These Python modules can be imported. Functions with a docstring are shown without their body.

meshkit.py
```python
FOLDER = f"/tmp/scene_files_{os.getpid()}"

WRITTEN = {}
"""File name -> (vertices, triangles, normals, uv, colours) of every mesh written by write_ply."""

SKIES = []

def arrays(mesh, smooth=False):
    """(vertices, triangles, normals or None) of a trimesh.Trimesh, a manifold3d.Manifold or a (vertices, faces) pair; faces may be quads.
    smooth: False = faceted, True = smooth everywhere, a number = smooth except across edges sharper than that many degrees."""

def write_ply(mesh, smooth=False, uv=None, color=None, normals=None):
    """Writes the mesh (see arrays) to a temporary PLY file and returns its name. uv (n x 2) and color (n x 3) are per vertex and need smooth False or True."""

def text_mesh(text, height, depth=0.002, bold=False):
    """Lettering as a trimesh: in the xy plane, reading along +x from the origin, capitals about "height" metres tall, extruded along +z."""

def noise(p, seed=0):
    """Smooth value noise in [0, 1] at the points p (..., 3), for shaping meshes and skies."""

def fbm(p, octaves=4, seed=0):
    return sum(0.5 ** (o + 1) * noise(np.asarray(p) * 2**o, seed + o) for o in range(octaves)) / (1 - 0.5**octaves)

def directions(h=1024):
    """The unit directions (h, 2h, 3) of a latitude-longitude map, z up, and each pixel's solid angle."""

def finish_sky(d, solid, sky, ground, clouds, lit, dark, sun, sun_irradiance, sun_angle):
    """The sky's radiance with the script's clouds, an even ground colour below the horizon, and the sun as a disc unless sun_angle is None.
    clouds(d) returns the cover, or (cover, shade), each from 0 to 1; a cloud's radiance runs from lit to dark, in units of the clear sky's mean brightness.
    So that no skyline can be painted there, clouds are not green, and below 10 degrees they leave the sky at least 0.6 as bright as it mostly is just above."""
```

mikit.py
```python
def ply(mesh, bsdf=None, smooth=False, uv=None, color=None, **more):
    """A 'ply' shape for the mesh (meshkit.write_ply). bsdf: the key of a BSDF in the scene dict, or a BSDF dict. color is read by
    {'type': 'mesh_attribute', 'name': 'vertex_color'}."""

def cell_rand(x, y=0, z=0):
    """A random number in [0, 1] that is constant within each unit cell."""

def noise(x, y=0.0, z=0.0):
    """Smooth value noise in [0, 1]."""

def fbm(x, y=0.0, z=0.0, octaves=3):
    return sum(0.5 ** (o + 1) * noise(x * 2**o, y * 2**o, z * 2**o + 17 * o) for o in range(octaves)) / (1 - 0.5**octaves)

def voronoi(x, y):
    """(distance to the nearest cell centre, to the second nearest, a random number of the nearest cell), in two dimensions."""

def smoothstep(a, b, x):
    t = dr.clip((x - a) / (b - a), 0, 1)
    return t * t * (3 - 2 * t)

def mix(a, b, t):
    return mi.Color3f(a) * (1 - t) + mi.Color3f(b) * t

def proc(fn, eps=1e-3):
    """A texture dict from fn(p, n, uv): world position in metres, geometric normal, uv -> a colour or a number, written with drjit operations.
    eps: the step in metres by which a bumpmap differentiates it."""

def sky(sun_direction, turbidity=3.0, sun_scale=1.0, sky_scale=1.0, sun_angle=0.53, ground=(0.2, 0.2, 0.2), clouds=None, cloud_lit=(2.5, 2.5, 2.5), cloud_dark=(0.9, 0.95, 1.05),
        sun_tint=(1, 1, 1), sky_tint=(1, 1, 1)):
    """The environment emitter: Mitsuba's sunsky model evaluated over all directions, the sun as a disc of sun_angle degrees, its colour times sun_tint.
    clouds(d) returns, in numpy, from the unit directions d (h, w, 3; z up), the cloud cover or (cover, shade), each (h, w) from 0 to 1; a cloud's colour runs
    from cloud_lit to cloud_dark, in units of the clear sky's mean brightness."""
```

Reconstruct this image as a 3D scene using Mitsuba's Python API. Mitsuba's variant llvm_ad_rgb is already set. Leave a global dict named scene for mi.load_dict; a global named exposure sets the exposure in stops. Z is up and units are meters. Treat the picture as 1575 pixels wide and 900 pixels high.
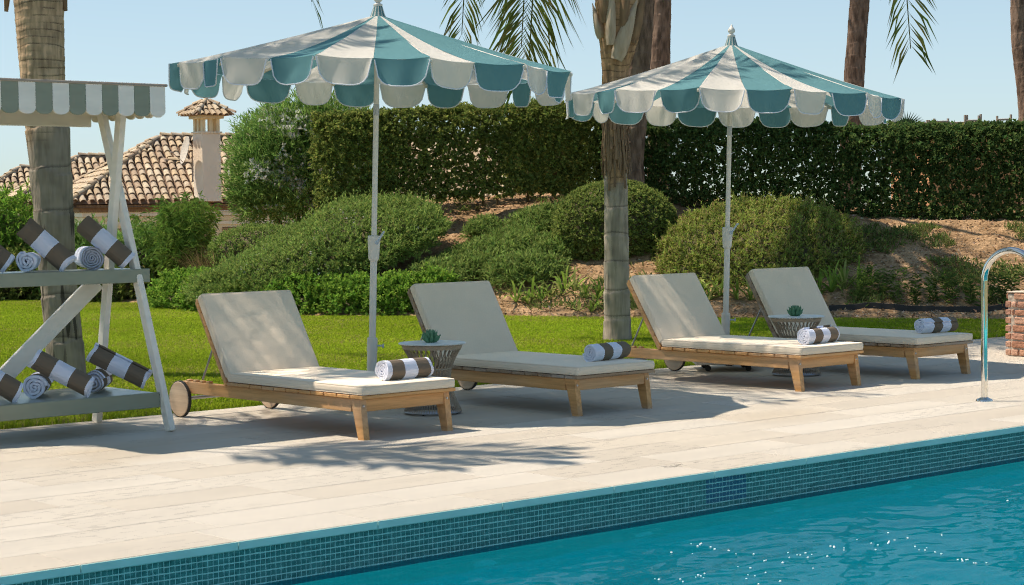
import math, numpy as np, trimesh, mitsuba as mi, drjit as dr, mikit
from meshkit import noise as vnoise, fbm as vfbm
T = mi.ScalarTransform4f
scene, labels = {}, {}
# ------------------------------------------------------------------ camera, sky, exposure
# world: x runs along the pool edge, y from the pool (0) towards the lawn, z up, metres; the camera stands across the pool
YAW, PITCH, ROLL, FPX, EYE = 0.7290, 0.04382, -0.01209, 2975.0, np.array([0.0, -6.47, 1.316])
CY, SY = math.cos(YAW), math.sin(YAW)
RIGHT, AHEAD = np.array([CY, -SY, 0.0]), np.array([SY, CY, 0.0])
_f = AHEAD * math.cos(PITCH) + np.array([0, 0, -math.sin(PITCH)])
_down = -(AHEAD * math.sin(PITCH) + np.array([0, 0, math.cos(PITCH)]))
_up = -(math.sin(ROLL) * RIGHT + math.cos(ROLL) * _down)
scene['camera'] = {'type': 'perspective', 'fov': math.degrees(2 * math.atan(787.5 / FPX)), 'fov_axis': 'x', 'near_clip': 0.1, 'far_clip': 2000.0,
                   'to_world': T().look_at(origin=EYE.tolist(), target=(EYE + _f).tolist(), up=_up.tolist())}
SUN = np.array([-0.335, 0.40, 1.0]); SUN /= np.linalg.norm(SUN)
scene['sky'] = mikit.sky(SUN.tolist(), turbidity=2.2, sun_scale=0.85, sun_tint=(0.96, 1.0, 1.09), sky_tint=(1.15, 1.03, 0.82))
exposure = 2.1


def V(a, d, z=0.0):
    """garden position: a metres to the side and d metres out from the far pool edge where one enters, in garden axes"""
    return np.array([CY * a + SY * d, -SY * a + CY * d - 6.47, z])


def Vn(a, d, z):
    return np.stack([CY * a + SY * d, -SY * a + CY * d - 6.47, z + 0 * a], -1)


# ------------------------------------------------------------------ materials
def twosided(b): return {'type': 'twosided', 'bsdf': b}
def princ(color, rough=0.6, **k):
    c = color if isinstance(color, dict) else {'type': 'rgb', 'value': list(color)}
    return {'type': 'principled', 'base_color': c, 'roughness': rough, 'specular': k.pop('specular', 0.4), **k}
def bump(b, fn, scale=1.0, eps=2e-3): return {'type': 'bumpmap', 'arbitrary': mikit.proc(fn, eps), 'scale': scale, 'bsdf': b}
def mat(key, b): scene[key] = b
N, FB, MIX, SS = mikit.noise, mikit.fbm, mikit.mix, mikit.smoothstep
VC = {'type': 'mesh_attribute', 'name': 'vertex_color'}


def stone_fn(base, seed):
    def fn(p, n, uv):
        vein = FB(p.x * 1.8 + seed * 7.1, p.y * 6.0, 0.0, 4)
        cloud = FB(p.x * 2.1, p.y * 2.6, seed * 3.3, 3)
        c = MIX([b * 0.955 for b in base], [min(0.9, b * 1.035) for b in base], SS(0.25, 0.75, 0.6 * vein + 0.4 * cloud))
        line = SS(0.045, 0.0, dr.abs(vein - 0.5)) * SS(0.45, 0.75, cloud)
        pit = SS(0.72, 0.80, N(p.x * 16, p.y * 60, seed * 5.0)) * SS(0.55, 0.8, N(p.x * 1.2, p.y * 2.5, seed + 4.0))
        stain = SS(0.62, 0.85, FB(p.x * 0.55 + 9, p.y * 0.7, 2.0, 3))
        c = c * (1 - 0.05 * line) * (1 - 0.16 * pit)
        mark = SS(1.0, 0.35, dr.sqrt(dr.square((p.x - 7.14) / 0.24) + dr.square((p.y - 0.255) / 0.06))) * SS(0.50, 0.60, FB(p.x * 26, p.y * 60, 3.0, 2))
        c = c * (1 - 0.5 * mark)
        return c * (1 - stain * mi.Color3f(0.10, 0.14, 0.2))
    return fn


STONE = [(0.478, 0.432, 0.355), (0.497, 0.455, 0.381), (0.463, 0.416, 0.34), (0.483, 0.434, 0.353), (0.512, 0.471, 0.398)]
for i, s in enumerate(STONE):
    mat(f'm_stone{i}', twosided(princ(mikit.proc(stone_fn(s, i + 1)), 0.55, specular=0.3)))
mat('m_bedding', twosided(princ((0.30, 0.26, 0.21), 0.9)))


def wood_fn(light, dark, axis, grey):
    def fn(p, n, uv):
        a, b, c = (p.x, p.y, p.z) if axis == 0 else (p.y, p.x, p.z)
        g = FB(a * 2.2, b * 42, c * 42, 4)
        fine = N(a * 14, b * 260, c * 260)
        t = SS(0.2, 0.8, 0.75 * g + 0.25 * fine)
        col = MIX(dark, light, t)
        return MIX(col, [0.40, 0.34, 0.28], grey * SS(0.35, 0.75, FB(a * 1.7 + 3, b * 5, c * 9, 3)))
    return fn


for ax in (0, 1):
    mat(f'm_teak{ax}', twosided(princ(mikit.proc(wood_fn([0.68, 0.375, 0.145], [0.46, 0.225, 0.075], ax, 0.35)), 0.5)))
    mat(f'm_teak_worn_shade{ax}', twosided(princ(mikit.proc(wood_fn([0.40, 0.27, 0.16], [0.17, 0.095, 0.05], ax, 0.75)), 0.65)))  # browner teak for loungers in shade: shade put into its colour, plus grey wear
mat('m_teak_pale', twosided(princ(mikit.proc(wood_fn([0.60, 0.46, 0.32], [0.44, 0.31, 0.20], 1, 0.3)), 0.6)))


def cloth_fn(c, fine=520.0, amp=0.13):
    def fn(p, n, uv):
        w = N(p.x * fine, p.y * fine, p.z * fine)
        big = FB(p.x * 5, p.y * 5, p.z * 5, 3)
        return mi.Color3f(c) * (0.965 + amp * (w - 0.5) + 0.10 * (big - 0.5))
    return fn


mat('m_cushion', bump(twosided(princ(mikit.proc(cloth_fn([0.80, 0.685, 0.535])), 0.9, specular=0.15, sheen=0.3)),
                      lambda p, n, uv: FB(p.x * 7, p.y * 7, p.z * 7, 3) * 0.018, 1.0, 4e-3))
mat('m_towel', bump(twosided({'type': 'principled', 'base_color': VC, 'roughness': 1.0, 'specular': 0.05, 'sheen': 0.6}),
                    lambda p, n, uv: N(p.x * 230, p.y * 230, p.z * 230) * 0.0022 + FB(p.x * 30, p.y * 30, p.z * 30, 2) * 0.004, 1.0, 1e-3))


def thin(c, rough=0.8, trans=0.7):
    return {'type': 'principledthin', 'base_color': c if isinstance(c, dict) else {'type': 'rgb', 'value': list(c)}, 'roughness': rough, 'diff_trans': trans, 'spec_trans': 0.0, 'eta': 1.35}


mat('m_canvas_teal', thin(mikit.proc(cloth_fn([0.155, 0.33, 0.36], 20.0, 0.02)), 0.9, 0.75))
mat('m_canvas_white', thin(mikit.proc(cloth_fn([0.82, 0.79, 0.72], 20.0, 0.02)), 0.95, 0.85))
mat('m_piping', twosided({'type': 'diffuse', 'reflectance': {'type': 'rgb', 'value': [0.74, 0.76, 0.80]}}))
mat('m_seam', twosided({'type': 'diffuse', 'reflectance': {'type': 'rgb', 'value': [0.76, 0.65, 0.51]}}))
mat('m_leaf', thin(VC, 0.42, 0.75))
mat('m_leaf_dull', thin(VC, 0.7, 0.7))
mat('m_petal', thin((0.82, 0.80, 0.76), 0.8, 0.8))


def paint_fn(c):
    def fn(p, n, uv):
        w = FB(p.x * 9, p.y * 9, p.z * 30, 3)
        chip = SS(0.80, 0.86, FB(p.x * 34, p.y * 34, p.z * 20, 3)) * SS(0.12, 0.02, p.z)
        return MIX(mi.Color3f(c) * (0.90 + 0.16 * w), [0.30, 0.22, 0.15], chip)
    return fn


mat('m_white_paint', twosided(princ(mikit.proc(paint_fn([0.82, 0.77, 0.68])), 0.45)))
mat('m_cream_paint', twosided(princ(mikit.proc(paint_fn([0.74, 0.68, 0.55])), 0.55)))
mat('m_sage_paint', twosided(princ(mikit.proc(paint_fn([0.255, 0.275, 0.205])), 0.38)))
mat('m_sage_shelf', twosided(princ(mikit.proc(paint_fn([0.27, 0.29, 0.24])), 0.25)))
mat('m_pole', twosided({'type': 'roughplastic', 'diffuse_reflectance': {'type': 'rgb', 'value': [0.80, 0.75, 0.66]}, 'alpha': 0.25}))
mat('m_pole_band', twosided(princ((0.45, 0.46, 0.46), 0.4)))
mat('m_steel', twosided({'type': 'conductor', 'material': 'Ag', 'specular_reflectance': 0.8}))
mat('m_metal_grey', twosided(princ((0.42, 0.42, 0.43), 0.4, metallic=0.8)))
mat('m_black', twosided(princ((0.03, 0.03, 0.03), 0.6)))
mat('m_crank', twosided(princ((0.45, 0.52, 0.58), 0.35)))
mat('m_table_top', twosided(princ((0.66, 0.70, 0.70), 0.3)))
mat('m_cord', twosided(princ(mikit.proc(lambda p, n, uv: mi.Color3f(0.38, 0.30, 0.215) * (0.75 + 0.5 * N(p.x * 160, p.y * 160, p.z * 420))), 0.85)))
mat('m_succulent', twosided(princ(mikit.proc(lambda p, n, uv: MIX([0.05, 0.16, 0.08], [0.13, 0.27, 0.14], N(p.x * 60, p.y * 60, p.z * 60))), 0.4)))


def soil_fn(p, n, uv):
    a = FB(p.x * 3.1, p.y * 3.1, p.z * 3.1, 4)
    g = N(p.x * 45, p.y * 45, p.z * 45)
    return MIX([0.20, 0.125, 0.065], [0.43, 0.285, 0.16], SS(0.3, 0.7, 0.65 * a + 0.35 * g))


mat('m_soil', bump(twosided(princ(mikit.proc(soil_fn), 0.95, specular=0.1)), lambda p, n, uv: FB(p.x * 9, p.y * 9, p.z * 9, 4) * 0.07, 1.0, 8e-3))
mat('m_turf', twosided(princ(mikit.proc(lambda p, n, uv: MIX([0.06, 0.09, 0.02], [0.11, 0.16, 0.035], FB(p.x * 4, p.y * 4, 0.0, 4))), 0.95, specular=0.1)))
mat('m_land', twosided(princ(mikit.proc(lambda p, n, uv: MIX([0.16, 0.13, 0.08], [0.10, 0.12, 0.05], FB(p.x * 0.3, p.y * 0.3, 0.0, 4))), 0.95, specular=0.1)))
mat('m_twig', twosided(princ((0.12, 0.10, 0.055), 0.9)))
mat('m_branch', twosided(princ((0.22, 0.17, 0.12), 0.9)))


def trunk_fn(grey, brown, zb, zw, ringh, dark):
    def fn(p, n, uv):
        t = SS(zb - zw, zb + zw, p.z + 0.35 * (N(p.x * 9, p.y * 9, 1.0) - 0.5))
        fib = FB(p.x * 42, p.y * 42, p.z * 5, 3)
        cl = FB(p.x * 6, p.y * 6, p.z * 8, 3)
        base = MIX(mi.Color3f(grey) * 0.72, mi.Color3f(grey) * 1.2, SS(0.25, 0.75, 0.5 * fib + 0.5 * cl))
        hi = MIX(mi.Color3f(brown) * 0.55, mi.Color3f(brown) * 1.35, SS(0.25, 0.75, 0.6 * fib + 0.4 * cl))
        crack = SS(0.57, 0.65, N(p.x * 30, p.y * 30, p.z * 2.0)) * SS(0.38, 0.58, N(p.x * 4, p.y * 4, p.z * 1.7))
        zz = p.z / ringh + 0.25 * N(p.x * 5, p.y * 5, p.z * 2)
        fr = zz - dr.floor(zz)
        ring = SS(0.10, 0.0, fr)
        z2 = p.z / 0.058 + 0.9 * N(p.x * 7, p.y * 7, p.z * 3)
        fine = SS(0.30, 0.0, z2 - dr.floor(z2)) * SS(0.35, 0.6, N(p.x * 12, p.y * 12, p.z * 20))
        return MIX(base * (1 - (0.7 if ringh > 0.3 else 0.25) * crack) * (1 - dark * ring), hi * (1 - 0.6 * fine), t)
    return fn


mat('m_palm_left', bump(twosided(princ(mikit.proc(trunk_fn([0.31, 0.26, 0.205], [0.52, 0.37, 0.235], 2.05, 0.18, 0.345, 0.45)), 0.9, specular=0.1)),
                        lambda p, n, uv: FB(p.x * 40, p.y * 40, p.z * 9, 3) * 0.014, 1.0, 3e-3))
mat('m_palm_mid', bump(twosided(princ(mikit.proc(trunk_fn([0.42, 0.35, 0.27], [0.42, 0.265, 0.15], 1.66, 0.06, 0.27, 0.5)), 0.9, specular=0.1)),
                       lambda p, n, uv: FB(p.x * 34, p.y * 34, p.z * 5, 3) * 0.014, 1.0, 3e-3))


def bark_fn(p, n, uv):
    a = FB(p.x * 22, p.y * 22, p.z * 5.5, 4)
    return MIX([0.11, 0.075, 0.055], [0.30, 0.21, 0.155], SS(0.2, 0.8, a))


mat('m_bark', bump(twosided(princ(mikit.proc(bark_fn), 0.95, specular=0.05)), lambda p, n, uv: FB(p.x * 22, p.y * 22, p.z * 6, 4) * 0.03, 1.0, 5e-3))
mat('m_husk', bump(twosided(princ(mikit.proc(lambda p, n, uv: MIX([0.36, 0.27, 0.18], [0.62, 0.52, 0.39], FB(p.x * 30, p.y * 30, p.z * 6, 3))), 0.9)), lambda p, n, uv: FB(p.x * 50, p.y * 50, p.z * 8, 3) * 0.01, 1.0, 3e-3))
mat('m_fibre', twosided(princ(mikit.proc(lambda p, n, uv: MIX([0.12, 0.07, 0.04], [0.36, 0.24, 0.14], FB(p.x * 40, p.y * 40, p.z * 6, 3))), 0.95)))
TILEC = [(0.543, 0.42, 0.279), (0.475, 0.36, 0.237), (0.601, 0.5, 0.353), (0.427, 0.32, 0.219), (0.563, 0.43, 0.27), (0.504, 0.41, 0.298)]
for i, c in enumerate(TILEC):
    mat(f'm_rooftile{i}', twosided(princ(mikit.proc((lambda c, i: lambda p, n, uv: MIX(mi.Color3f(c) * 0.72, mi.Color3f(c) * 1.2, FB(p.x * 5 + i, p.y * 5, p.z * 5, 3)))(c, i)), 0.9)))
mat('m_roofbed', twosided(princ((0.24, 0.16, 0.11), 0.95)))
mat('m_mortar_dark', twosided(princ(mikit.proc(lambda p, n, uv: MIX([0.17, 0.13, 0.10], [0.44, 0.32, 0.22], SS(0.4, 0.7, FB(p.x * 4, p.y * 4, p.z * 4, 3)))), 0.95)))
mat('m_render', twosided(princ(mikit.proc(lambda p, n, uv: mi.Color3f(0.80, 0.70, 0.57) * (0.9 + 0.18 * FB(p.x * 2, p.y * 2, p.z * 2, 3))), 0.9)))
mat('m_cream', twosided(princ(mikit.proc(lambda p, n, uv: mi.Color3f(0.78, 0.65, 0.42) * (0.9 + 0.18 * FB(p.x * 2, p.y * 2, p.z * 2, 3))), 0.9)))
mat('m_cream_pale', twosided(princ((0.80, 0.73, 0.58), 0.9)))
mat('m_blind', twosided(princ(mikit.proc(lambda p, n, uv: mi.Color3f(0.30, 0.19, 0.10) * (0.7 + 0.5 * SS(0.3, 0.6, dr.abs(p.z * 16 - dr.floor(p.z * 16) - 0.5) * 2))), 0.7)))
mat('m_dish', twosided(princ((0.60, 0.53, 0.44), 0.6)))
BRICKC = [(0.42, 0.20, 0.12), (0.50, 0.27, 0.17), (0.46, 0.24, 0.16), (0.54, 0.31, 0.21)]
for i, c in enumerate(BRICKC):
    mat(f'm_brick{i}', bump(twosided(princ(mikit.proc((lambda c, i: lambda p, n, uv: MIX(mi.Color3f(c) * 0.75, mi.Color3f(c) * 1.25, FB(p.x * 20 + i, p.y * 20, p.z * 20, 3)))(c, i)), 0.9)),
                            lambda p, n, uv: FB(p.x * 45, p.y * 45, p.z * 45, 3) * 0.01, 1.0, 2e-3))
mat('m_mortar', bump(twosided(princ(mikit.proc(lambda p, n, uv: mi.Color3f(0.52, 0.43, 0.34) * (0.85 + 0.3 * FB(p.x * 30, p.y * 30, p.z * 30, 3))), 0.95)), lambda p, n, uv: FB(p.x * 40, p.y * 40, p.z * 40, 3) * 0.012, 1.0, 2e-3))
mat('m_orange_wall', twosided(princ(mikit.proc(lambda p, n, uv: mi.Color3f(0.52, 0.25, 0.12) * (0.85 + 0.3 * FB(p.x, p.y, p.z, 3))), 0.9)))
mat('m_tan_wall', twosided(princ(mikit.proc(lambda p, n, uv: mi.Color3f(0.50, 0.36, 0.25) * (0.8 + 0.4 * FB(p.x * 2, p.y * 2, p.z * 2, 3))), 0.9)))
mat('m_post', twosided(princ((0.34, 0.28, 0.23), 0.8)))
mat('m_pool_tile', twosided(princ(mikit.proc(lambda p, n, uv: MIX([0.028, 0.145, 0.135], [0.07, 0.24, 0.22], mikit.cell_rand(dr.floor(p.x / 0.025 + 0.5), dr.floor(p.z / 0.025), 3))), 0.12, specular=0.5)))
mat('m_grout', twosided(princ((0.37, 0.64, 0.60), 0.6)))
mat('m_water_light_band', twosided(princ(mikit.proc(lambda p, n, uv: mi.Color3f(0.46, 0.70, 0.64) * (0.9 + 0.2 * FB(p.x * 9, p.z * 20, 0.0, 3))), 0.5)))  # teal strip added on the coping face: light off the water put into colour
mat('m_pool_floor', twosided(princ(mikit.proc(lambda p, n, uv: MIX([0.08, 0.84, 0.86], [0.14, 0.94, 0.95], FB(p.x * 1.1, p.y * 1.1, 0.0, 3))), 0.5)))
mat('m_inlet', twosided(princ((0.75, 0.85, 0.85), 0.4)))
mat('m_water', {'type': 'blendbsdf', 'weight': 0.19, 'a': {'type': 'dielectric', 'int_ior': 1.33, 'ext_ior': 1.0, 'specular_reflectance': 0.45, 'specular_transmittance': {'type': 'rgb', 'value': [0.5, 0.97, 0.97]}},
    'b': twosided({'type': 'diffuse', 'reflectance': {'type': 'rgb', 'value': [0.0, 0.44, 0.56]}})})


# ------------------------------------------------------------------ keys, labels, meshes
_seen = {}


def numbered(name):
    k = _seen.get(name, 0); _seen[name] = k + 1
    return name if k == 0 else f'{name}_{k:03d}'


def thing(name, label, category, group=None, kind=None):
    key = numbered(name)
    labels[key] = {'label': label, 'category': category}
    if group: labels[key]['group'] = group
    if kind: labels[key]['kind'] = kind
    return key


def put(key, mesh, m, smooth=False, **k):
    scene[key] = mikit.ply(mesh, m, smooth=smooth, **k)
    return key


def part(parent, name, mesh, m, smooth=False, label=None, kind=None, **k):
    key = numbered(f'{parent}__{name}')
    put(key, mesh, m, smooth, **k)
    if label or kind:
        labels[key] = {}
        if label: labels[key]['label'] = label
        if kind: labels[key]['kind'] = kind
    return key


def struct(name, mesh, m, smooth=False, label=None, category=None, kind='structure', **k):
    key = numbered(name); put(key, mesh, m, smooth, **k)
    labels[key] = {'kind': kind}
    if label: labels[key]['label'] = label
    if category: labels[key]['category'] = category
    return key


def join(ms):
    vs, fs, o = [], [], 0
    for v, f in ms:
        v = np.asarray(v, float); f = np.asarray(f, int)
        vs.append(v); fs.append(f + o); o += len(v)
    return np.vstack(vs), np.vstack(fs)


def _tmpl():
    b, p = 0.3, []
    for s in np.array(np.meshgrid([-1, 1], [-1, 1], [-1, 1], indexing='ij')).reshape(3, -1).T:
        for k in range(3):
            q = np.full(3, 1 - b); q[k] = 1; p.append(q * s)
    p = np.array(p); h = trimesh.convex.convex_hull(p)
    ix = [int(np.argmin(((p - v) ** 2).sum(1))) for v in h.vertices]
    return np.array(ix)[h.faces]


_SG = np.repeat(np.array(np.meshgrid([-1, 1], [-1, 1], [-1, 1], indexing='ij')).reshape(3, -1).T, 3, 0)
_AX = np.tile(np.eye(3), (8, 1))
CF = _tmpl()


def cbox(size, b=0.004):
    h = np.asarray(size, float) / 2
    b = min(b, h.min() * 0.9)
    return _SG * (h - b * (1 - _AX)), CF


def box(size):
    m = trimesh.creation.box(size); return np.array(m.vertices), np.array(m.faces)


def xf(mesh, R=None, t=(0, 0, 0)):
    v = np.asarray(mesh[0], float)
    if R is not None: v = v @ np.asarray(R).T
    return v + np.asarray(t, float), mesh[1]


def rz(a): c, s = math.cos(a), math.sin(a); return np.array([[c, -s, 0], [s, c, 0], [0, 0, 1.0]])
def ry(a): c, s = math.cos(a), math.sin(a); return np.array([[c, 0, s], [0, 1, 0], [-s, 0, c]])
def rx(a): c, s = math.cos(a), math.sin(a); return np.array([[1, 0, 0], [0, c, -s], [0, s, c]])
def unit(v): v = np.asarray(v, float); return v / (np.linalg.norm(v, axis=-1, keepdims=True) + 1e-12)


def frame(d, up=(0, 0, 1)):
    d = unit(d); u = np.asarray(up, float)
    if abs(d @ u) > 0.98: u = np.array([0, 1.0, 0])
    s = unit(np.cross(u, d)); return np.stack([d, s, np.cross(d, s)], 1)   # columns: along, side, up


def beam(p0, p1, w, h, b=0.003, up=(0, 0, 1)):
    p0, p1 = np.asarray(p0, float), np.asarray(p1, float)
    return xf(cbox((np.linalg.norm(p1 - p0), w, h), b), frame(p1 - p0, up), (p0 + p1) / 2)


def tube(pts, r, sides=10, cap=True):
    p = np.asarray(pts, float); n = len(p); r = np.broadcast_to(np.asarray(r, float), (n,))
    t = unit(np.gradient(p, axis=0)); a = np.array([0, 0, 1.0]) if abs(t[0, 2]) < 0.9 else np.array([1.0, 0, 0])
    A = []
    for k in range(n):
        a = unit(a - t[k] * (a @ t[k])); A.append(a)
    A = np.array(A); B = np.cross(t, A); g = np.arange(sides) * 2 * np.pi / sides
    v = p[:, None] + r[:, None, None] * (np.cos(g)[None, :, None] * A[:, None] + np.sin(g)[None, :, None] * B[:, None])
    f = []
    i = np.arange(sides); j = (i + 1) % sides
    for k in range(n - 1):
        o = k * sides
        f += [np.stack([o + i, o + j, o + sides + j], 1), np.stack([o + i, o + sides + j, o + sides + i], 1)]
    v = v.reshape(-1, 3)
    if cap:
        c0, c1 = len(v), len(v) + 1
        v = np.vstack([v, p[0], p[-1]]); e = (n - 1) * sides
        f += [np.stack([j, i, 0 * i + c0], 1), np.stack([e + i, e + j, 0 * i + c1], 1)]
    return v, np.vstack(f)


def lathe(prof, n=24):
    prof = np.asarray(prof, float); g = np.arange(n) * 2 * np.pi / n
    v = np.stack([prof[:, :1] * np.cos(g), prof[:, :1] * np.sin(g), np.repeat(prof[:, 1:], n, 1)], -1).reshape(-1, 3)
    i = np.arange(n); j = (i + 1) % n; f = []
    for k in range(len(prof) - 1):
        o = k * n
        f += [np.stack([o + i, o + j, o + n + j], 1), np.stack([o + i, o + n + j, o + n + i], 1)]
    return v, np.vstack(f)


def rbox(size, r, n=8, puff=0.0):
    """soft rounded box"""
    h = np.asarray(size, float) / 2; V_, F_ = [], []
    lin = np.concatenate([-1 + np.array([0, .25, .5, .75]), [0], 1 - np.array([.75, .5, .25, 0])])
    def coords(k):
        inner = h[k] - r
        return np.unique(np.concatenate([-h[k] + r * np.array([0, .2, .5, .8]), np.linspace(-inner, inner, n), h[k] - r * np.array([.8, .5, .2, 0])]))
    for k in range(3):
        a, b = (k + 1) % 3, (k + 2) % 3
        ca, cb = coords(a), coords(b)
        for s in (-1, 1):
            A, B = np.meshgrid(ca, cb, indexing='ij')
            p = np.zeros(A.shape + (3,)); p[..., k] = s * h[k]; p[..., a] = A; p[..., b] = B
            na, nb = A.shape
            i, j = np.meshgrid(np.arange(na - 1), np.arange(nb - 1), indexing='ij'); o = sum(len(x) for x in V_)
            q = np.stack([i * nb + j, (i + 1) * nb + j, (i + 1) * nb + j + 1, i * nb + j + 1], -1).reshape(-1, 4)
            if s < 0: q = q[:, ::-1]
            V_.append(p.reshape(-1, 3)); F_.append(np.vstack([q[:, [0, 1, 2]], q[:, [0, 2, 3]]]) + o)
    v = np.vstack(V_); f = np.vstack(F_)
    q = np.clip(v, -(h - r), h - r); v = q + r * unit(v - q)
    if puff:
        v[:, 2] += np.sign(v[:, 2]) * puff * (1 - (v[:, 0] / h[0]) ** 2) * (1 - (v[:, 1] / h[1]) ** 2) * (np.abs(v[:, 2]) > h[2] * 0.5)
    m = trimesh.Trimesh(v, f, process=True); m.merge_vertices(digits_vertex=6)
    return np.array(m.vertices), np.array(m.faces)


def grid(X, Y, Z):
    na, nb = X.shape
    i, j = np.meshgrid(np.arange(na - 1), np.arange(nb - 1), indexing='ij')
    q = np.stack([i * nb + j, (i + 1) * nb + j, (i + 1) * nb + j + 1, i * nb + j + 1], -1).reshape(-1, 4)
    return np.stack([X, Y, Z], -1).reshape(-1, 3), np.vstack([q[:, [0, 1, 2]], q[:, [0, 2, 3]]])


def leaves(P, D, U, L, W, fold=0.25, droop=0.0):
    """folded pointed leaves: base P, direction D, face normal about U"""
    P = np.asarray(P, float); n = len(P); D = unit(D); S = unit(np.cross(D, U)); Nn = np.cross(S, D)
    L = np.broadcast_to(np.asarray(L, float), (n,))[:, None]; W = np.broadcast_to(np.asarray(W, float), (n,))[:, None]
    mid = P + D * L * 0.45 + Nn * (W * fold)
    tip = P + D * L - Nn * 0.0 + np.array([0, 0, -1.0]) * (droop * L)
    v = np.stack([P, mid + S * W / 2, tip, mid - S * W / 2], 1).reshape(-1, 3)
    o = (np.arange(n) * 4)[:, None]
    return v, np.concatenate([o + [0, 1, 2], o + [0, 2, 3]], 1).reshape(-1, 3)


def tint(rng, n, cols, var=0.25, per=4):
    """one colour for each leaf, from a few leaf colours with a spread"""
    cols = np.asarray(cols, float); w = rng.integers(0, len(cols), n)
    c = cols[w] * (1 + var * (rng.random((n, 1)) * 2 - 1)) * (1 + 0.10 * (rng.random((n, 3)) * 2 - 1))
    return np.repeat(np.clip(c, 0.003, 0.9), per, 0)


def rdir(rng, n): return unit(rng.normal(size=(n, 3)))


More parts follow.
